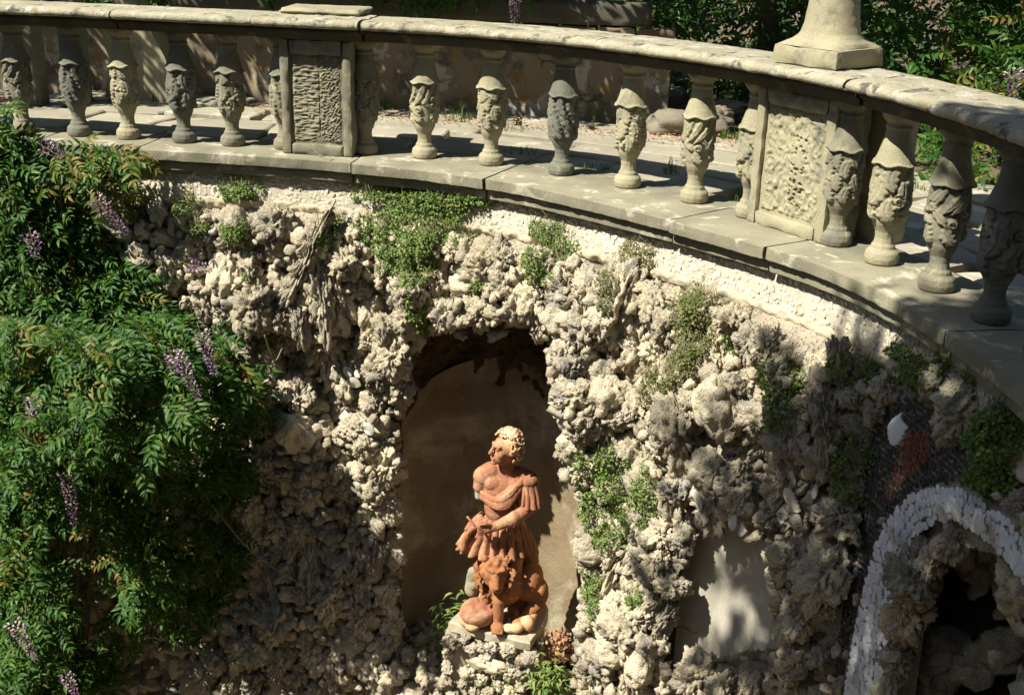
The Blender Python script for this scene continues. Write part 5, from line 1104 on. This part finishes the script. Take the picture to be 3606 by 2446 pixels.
creeper('small green plant on the rocks below the left of the chip band', [(437, 466, 24, 26)], 696, .014)
creeper('green tuft wedged above the round left boulder', [(568, 530, 34, 28)], 696, .016)
creeper('thin patch of green leaves among the leftmost visible rocks', [(470, 516, 26, 20), (322, 482, 22, 24)], 580, .014)
creeper('slim upright patch of leaves between the stalactite and the broad mat', [(770, 525, 24, 42)], 609, .015)
creeper('tiny green sprig in the shade between the left boulders', [(598, 630, 18, 14)], 580, .013)
creeper('light green plant spreading below the chip band right of the arch crown', [(1265, 570, 48, 60), (1240, 520, 34, 30), (1270, 630, 34, 30)], 464, .014)
creeper('sparse yellowish green plant under the band, further right', [(1450, 580, 46, 34), (1430, 640, 26, 40), (1440, 700, 20, 40)], 348, .013, 'cleafdry')
creeper('small bright tuft over the crown of the niche', [(1115, 658, 26, 20)], 609, .014)
creeper('long dry looking creeper column on the right of the niche arch', [(1600, 720, 60, 60), (1610, 790, 50, 60), (1570, 850, 60, 50), (1540, 900, 40, 50)], 435, .013, 'cleafdry')
creeper('green creeper running through the dry one at upper right', [(1600, 700, 30, 50), (1620, 780, 22, 60), (1700, 790, 22, 20)], 348, .014)
creeper('large bright green creeper beside the right edge of the niche', [(1450, 1120, 85, 85), (1400, 1060, 50, 40), (1480, 1170, 50, 70), (1420, 1230, 40, 40), (1370, 1150, 30, 60)], 348, .015)
creeper('green plant hanging low on the right border of the niche', [(1375, 1340, 36, 42), (1385, 1395, 25, 30), (1500, 1380, 20, 26)], 493, .015)
creeper('dark green creeper on shaded rocks left of the red lozenge', [(1850, 900, 44, 70), (1870, 980, 24, 50), (1980, 850, 30, 40)], 319, .016)
creeper('tangle of weeds under the sill at the far right', [(2110, 850, 60, 40), (2180, 800, 40, 20), (2230, 840, 40, 26), (2060, 800, 30, 20)], 464, .015)
creeper('dark creeper hanging along the groove left of the chip arch', [(1975, 1040, 24, 60), (1960, 1120, 22, 60)], 435, .014)
creeper('leafy plant hanging above the chip arch at the right edge', [(2290, 1030, 50, 110), (2300, 960, 40, 50), (2260, 1090, 40, 30)], 478, .018, thick=.12)
creeper('small weed at the foot of the ribbed pier', [(748, 348, 36, 14)], 870, .013, thick=.05, onsill=0.0, group='weeds on the stone sill')
def tuft(label, u, v, z, n=26, L=.10, wide=.05):
    P0 = on_z(u, v, z); J = Joiner()
    for k in range(n):
        a = rr.uniform(0, 6.28); l = L * rr.uniform(.5, 1.2); b = np.array([rr.uniform(-wide, wide), rr.uniform(-wide, wide), 0]); d = np.array([math.cos(a), math.sin(a), 0]) * rr.uniform(.1, .7); w = np.array([-math.sin(a), math.cos(a), 0]) * .003
        V = np.array([b - w, b + w, b + d * l * .4 + (0, 0, l * .6) - w * .8, b + d * l * .4 + (0, 0, l * .6) + w * .8, b + d * l + (0, 0, l * .85)]); J.add(V, [(0, 1, 3, 2), (2, 3, 4)])
    o = empty('grass_tuft', tuple(P0)); link('blades', J.mesh('blades', M['grass'], False), o)['kind'] = 'stuff'; tag(o, label, 'grass', 'weeds between the paving stones')
for a in [('grass tuft against the terrace wall right of the ribbed pier', 878, 250, -.03, 24, .10, .05), ('grass tuft behind the scroll carved baluster', 1040, 275, -.03, 40, .13, .09), ('spiky grass between the feathered and the fruit carved balusters', 1350, 278, -.03, 26, .14, .06), ('upright weed in front of the terrace wall at the left', 350, 233, -.03, 10, .12, .03),
          ('low weeds behind the pale leaf carved baluster', 1160, 300, -.03, 40, .07, .09), ('green weeds between boulder and pitted pier', 1660, 318, -.03, 60, .08, .08), ('weed sprouting right of the looped band baluster', 1520, 400, -.03, 30, .12, .04), ('weeds in the joint behind the broad leaf baluster', 1180, 352, -.03, 50, .06, .10), ('low weeds behind the feathered baluster foot', 1350, 385, -.03, 40, .05, .10), ('small weed at the foot of the pitted pier', 1680, 455, 0.0, 26, .05, .04),
          ('green tuft in the paving behind the small scroll baluster', 180, 240, -.03, 30, .08, .07), ('weeds on paving near the right edge behind the large baluster', 2060, 430, -.03, 40, .06, .09), ('weed below the right vine on the paving', 2140, 400, -.03, 30, .08, .06)]: tuft(*a)
# fallen petals
J = Joiner()
for k in range(1500):
    u = rr.uniform(540, 1700); v0 = np.interp(u, [540, 1143, 1282, 1646], [245, 278, 290, 318]); P = on_z(u, v0 + rr.gauss(0, 7), -.012); J.add(QV, QF, np.array(Euler((rr.uniform(-.4, .4), rr.uniform(-.4, .4), rr.uniform(0, 6))).to_matrix()), P + (0, 0, .004), rr.uniform(.012, .024))
o = link('fallen_petals', J.mesh('fallen_petals', M['dry'], False)); tag(o, 'pinkish brown fallen petals scattered along the back of the terrace', 'petals', kind='stuff')
# broad plants in the niche
def broad(label, u, v, o, n, L, name='fern'):
    P0 = at_wall(u, v, o); J = Joiner(); V0, F0 = leaflet(L, L * .32, .2, .5)
    for k in range(n):
        d = np.array([rr.gauss(0, 1), rr.gauss(-.5, .6), rr.uniform(-.2, .8)]); b = np.array([rr.gauss(0, .06), rr.gauss(0, .04), rr.gauss(0, .07)]); J.add(V0, F0, basis(d, np.array([0, 0, 1]) + SUN * .4), b, rr.uniform(.6, 1.2))
    o_ = empty(name, tuple(P0)); link('leaves', J.mesh('leaves', M['cleaf']), o_)['kind'] = 'stuff'; tag(o_, label, 'plant', 'leafy plants in the niche')
broad('pale leafy plant climbing left of the statue plinth', 1035, 1385, -.05, 70, .07); broad('trailing green plant left of the pedestal rocks', 1008, 1440, -.03, 90, .06); broad('bright green clump at the lower right of the pedestal', 1250, 1545, .12, 190, .06); broad('tiny plant on the front of the pedestal', 1122, 1545, .42, 30, .03)
broad('dim plant in the bottom left corner of the niche', 960, 1530, .05, 70, .05); broad('small leafy sprig right of the plinth', 1225, 1475, -.1, 26, .04)
J = Joiner()
for k in range(420):
    u = rr.gauss(1262, 16); v = rr.uniform(1430, 1500); J.add(QV, QF, np.array(Euler((rr.uniform(-3, 3), rr.uniform(-3, 3), rr.uniform(0, 6))).to_matrix()), at_wall(u, v, -.12 + rr.uniform(-.05, .1)), rr.uniform(.015, .035))
o = link('dead_leaves', J.mesh('dead_leaves', M['dry'], False)); tag(o, 'orange brown dead leaves heaped right of the pedestal', 'leaves', kind='stuff')

# shrubs behind the balustrade
def mass(name, label, cat, cx, cy, cz, rx, ry, rz, n, mats, n_ind, sc=(.9, 1.5), droop=.2, stems=(), group=None):
    pts = []
    for k in range(n):
        q = np.array([rr.gauss(0, 1), rr.gauss(0, 1), rr.gauss(0, 1)]); q /= np.linalg.norm(q); rad = rr.uniform(.55, 1.02) * (1 + .25 * perlin((q * 2.2 + cx)[None], 4)[0]); pts.append((np.array([cx, cy, cz]) + q * rad * (rx, ry, rz), q * .7 + np.array([0, -.4, .1])))
    return leaf_thing(name, label, cat, pts, lambda P: mats[0] if rr.random() < .72 else mats[1], n_ind, stems, sc, droop, group)
mass('shrub', 'dense dark green climbing shrub behind the urn plinth', 'shrub', 3.15, 9.3, .35, 1.2, .9, 1.2, 900, ('wleaf', 'dleaf'), 60, group='shrubs behind the balustrade')
mass('shrub', 'shrub with yellowish young shoots behind the rail at the right edge', 'shrub', 3.9, 8.3, .05, 1.1, .9, .95, 800, ('wleaf', 'yleaf'), 60, group='shrubs behind the balustrade')
mass('shrub', 'broad leaved shrub seen between the balusters right of the pitted pier', 'shrub', 3.0, 7.35, -.05, .55, .5, .40, 170, ('wleaf', 'yleaf'), 60, group='shrubs behind the balustrade')
mass('shrub', 'tall dark shrub filling the top right corner', 'shrub', 5.4, 10.5, .6, 1.6, 1.0, 1.5, 800, ('dleaf', 'wleaf'), 20, group='shrubs behind the balustrade')
mass('shrub', 'dark low shrub in shade behind the rail left of the urn', 'shrub', 1.55, 10.3, .25, 1.2, .7, .85, 520, ('dleaf', 'wleaf'), 20, group='shrubs behind the balustrade')
mass('hanging_vine', 'bright green vine tips hanging at the top centre over the terrace wall', 'vine', -.75, 8.95, 1.14, .85, .35, .26, 230, ('wleaf', 'wleaf'), 80, droop=.5)
mass('hanging_vine', 'vine leaves peeping over the rail left of the loose slab', 'vine', -1.95, 9.3, 1.12, .55, .3, .20, 110, ('wleaf', 'wleaf'), 50, droop=.4)
raceme('flower_cluster', on_z(1169, -25, 1.0) * 0 + (np.array([0, 0, CAMH]) + ray(1169, -20) * 8.2), .26, (0, 0, -1), 'pale flower cluster hanging above the rail at the top centre', .8, 41)
raceme('flower_cluster', np.array([0, 0, CAMH]) + ray(2300, 160) * 6.8, .14, (.2, 0, -1), 'violet flower cluster by the right edge above the rail', .1, 43)
# dark thicket behind everything
pts = []
for k in range(1900):
    x = rr.uniform(-8, 9); y = rr.uniform(11.2, 12.8); z = rr.uniform(-.1, 2.4); pts.append((np.array([x, y, z]), np.array([0, -.8, .1])))
leaf_thing('thicket', 'dark leafy thicket in deep shade beyond the terrace', 'thicket', pts, lambda P: 'dleaf', 0, (), (1.2, 2.2), .3, simple=True)
for k, (x, y) in enumerate([(1.9, 9.9), (2.35, 10.4), (1.0, 10.6)]):
    V, F = tube(catmull([(0, 0, 0), (.1, 0, .6), (-.05, .1, 1.4), (.25, .1, 3.0)], 6), np.linspace(.10, .05, 19), 10); V = V + .012 * perlin(V * 9, 2)[:, None]
    o = obj('vine_trunk', V, F, M['bark'], loc=(x, y, -.07)); tag(o, ['twisted dark trunk rising behind the rail just left of the urn shrub', 'thin dark trunk standing in the shade nearest the urn', 'dark trunk leaning behind the wooden beam'][k], 'trunk', 'trunks in the shade behind the terrace')
# canopy of the vine pergola over the back of the terrace (above the frame) and a tree to the left of the viewer: both throw shade
pts = []
for k in range(1500):
    x = rr.uniform(-5.5, 3.2); y = rr.uniform(8.0, 9.5); z = 2.05 + .12 * math.sin(x * 3) + rr.uniform(-.12, .15)
    if x < -2.2 and rr.random() < .35: continue
    if -4.3 < x < -2.9 and rr.random() < .5: continue
    pts.append((np.array([x, y, z]), np.array([0, -.3, .4])))
leaf_thing('pergola_vine', 'leafy vine canopy spread above the back of the terrace', 'vine', pts, lambda P: 'wleaf', 0, (), (1.0, 1.6), .2, simple=True)
pts = []
LV = [500, 650, 750, 850, 1000, 1150, 1650]; LU = [2290, 2230, 2110, 2010, 1890, 1640, 1560]
tries = 0
while len(pts) < 1050 and tries < 60000:
    tries += 1; v = rr.uniform(430, 1660); u = rr.uniform(float(np.interp(v, LV, LU)), 2800)
    if v < 560 and u > 2600: continue
    P0 = at_wall(u, v, .0) if v > 640 else np.array([1.9 + rr.uniform(-.1, .3), 4.2 + rr.uniform(-.5, .25), rr.uniform(0, .6)])
    if perlin(np.array([[u / 46., v / 60., 1.5]]), 6)[0] < (.10 if u < 1880 else (.0 if v < 1300 else -.10)) + .06 * (u > 2150): continue
    t = rr.uniform(6.4, 8.6); p = P0 + SUN * t; q = px_of(p)
    if (-150 < q[0] < 2500 and q[1] > -140) or p[2] < 1.5: continue
    pts.append((p, np.array([rr.uniform(-1, 1), rr.uniform(-1, 1), .3])))
cen = np.mean([p for p, _ in pts], axis=0)
br = [([(-4.6, 1.6, -6.0), (-4.4, 1.7, -2), (-3.9, 1.9, 1.2), tuple(cen + (-.6, -.3, -.4))])]
stems = [(catmull(br[0], 8), np.linspace(.22, .09, 25), 'bark')]
for k in range(9):
    p = pts[k * 37][0]; stems.append((catmull([(-3.9, 1.9, 1.2), tuple((np.array([-3.9, 1.9, 1.2]) + p) / 2 + (0, 0, .4)), tuple(p)], 8), np.linspace(.07, .012, 17), 'bark'))
leaf_thing('shade_tree', 'leafy tree in front of the grotto throwing dappled shade on its right side', 'tree', pts, lambda P: 'wleaf', 0, stems, (1.0, 1.7), .2, simple=True)

# tall dark evergreens added out of view round the viewer to cut sky fill
def evergreen(x, y, h, r, lab, seed):
    root = empty('added_evergreen', (x, y, -6.0)); tag(root, lab, 'tree', 'unseen evergreens added to cut the sky light')
    V, F = ico(5); q = V * 1.0 + seed; k = 1 + .22 * perlin(q * 2.2, seed) + .10 * ridged(q * 6, 3) + .05 * perlin(q * 14, 2); W = V * k[:, None]; W[:, 2] = (W[:, 2] * .5 + .5) * h * .95 + h * .05; W[:, :2] *= r * (1.05 - .55 * np.clip(W[:, 2:3] / h, 0, 1))
    obj('crown', W, F, M['hedge'], root); V, F = tube([(0, 0, 0), (0, 0, h * .3)], .22, 8); obj('trunk', V, F, M['bark'], root)
M['hedge'] = stone_mat('evergreen_foliage', (0.028, 0.050, 0.018), (0.018, 0.034, 0.013), (), 0.5, 4, 1.0, 14, 0.05)
EV = [(-1.5, -7.5, 16, 2.8), (2.8, -8, 17, 3.0), (7.2, -6.0, 17, 3.0), (10.5, -2.0, 17, 3.0), (11.5, 3.0, 16, 3.0), (-6.0, -8.5, 14.5, 2.8), (-13.5, 2.0, 12, 2.6), (-13.0, 7.5, 13, 2.6), (-10.5, -6.0, 13.5, 2.8), (-13.5, -2.2, 12.5, 2.7)]
EL = ['broad unseen evergreen added directly behind the viewer', 'tall unseen evergreen added behind the viewer, right of centre', 'dark unseen evergreen added behind on the right side', 'tallest dark unseen evergreen added right of the viewer', 'unseen evergreen added beside the right end of the wall', 'unseen evergreen added behind on the left side', 'slim unseen evergreen added far left of the grotto', 'unseen evergreen added at the left end of the wall', 'unseen evergreen added at the back left corner', 'unseen evergreen added at the far left edge of the garden']
for k, (x, y, h, r) in enumerate(EV): evergreen(x, y, h, r, EL[k], k + 1)
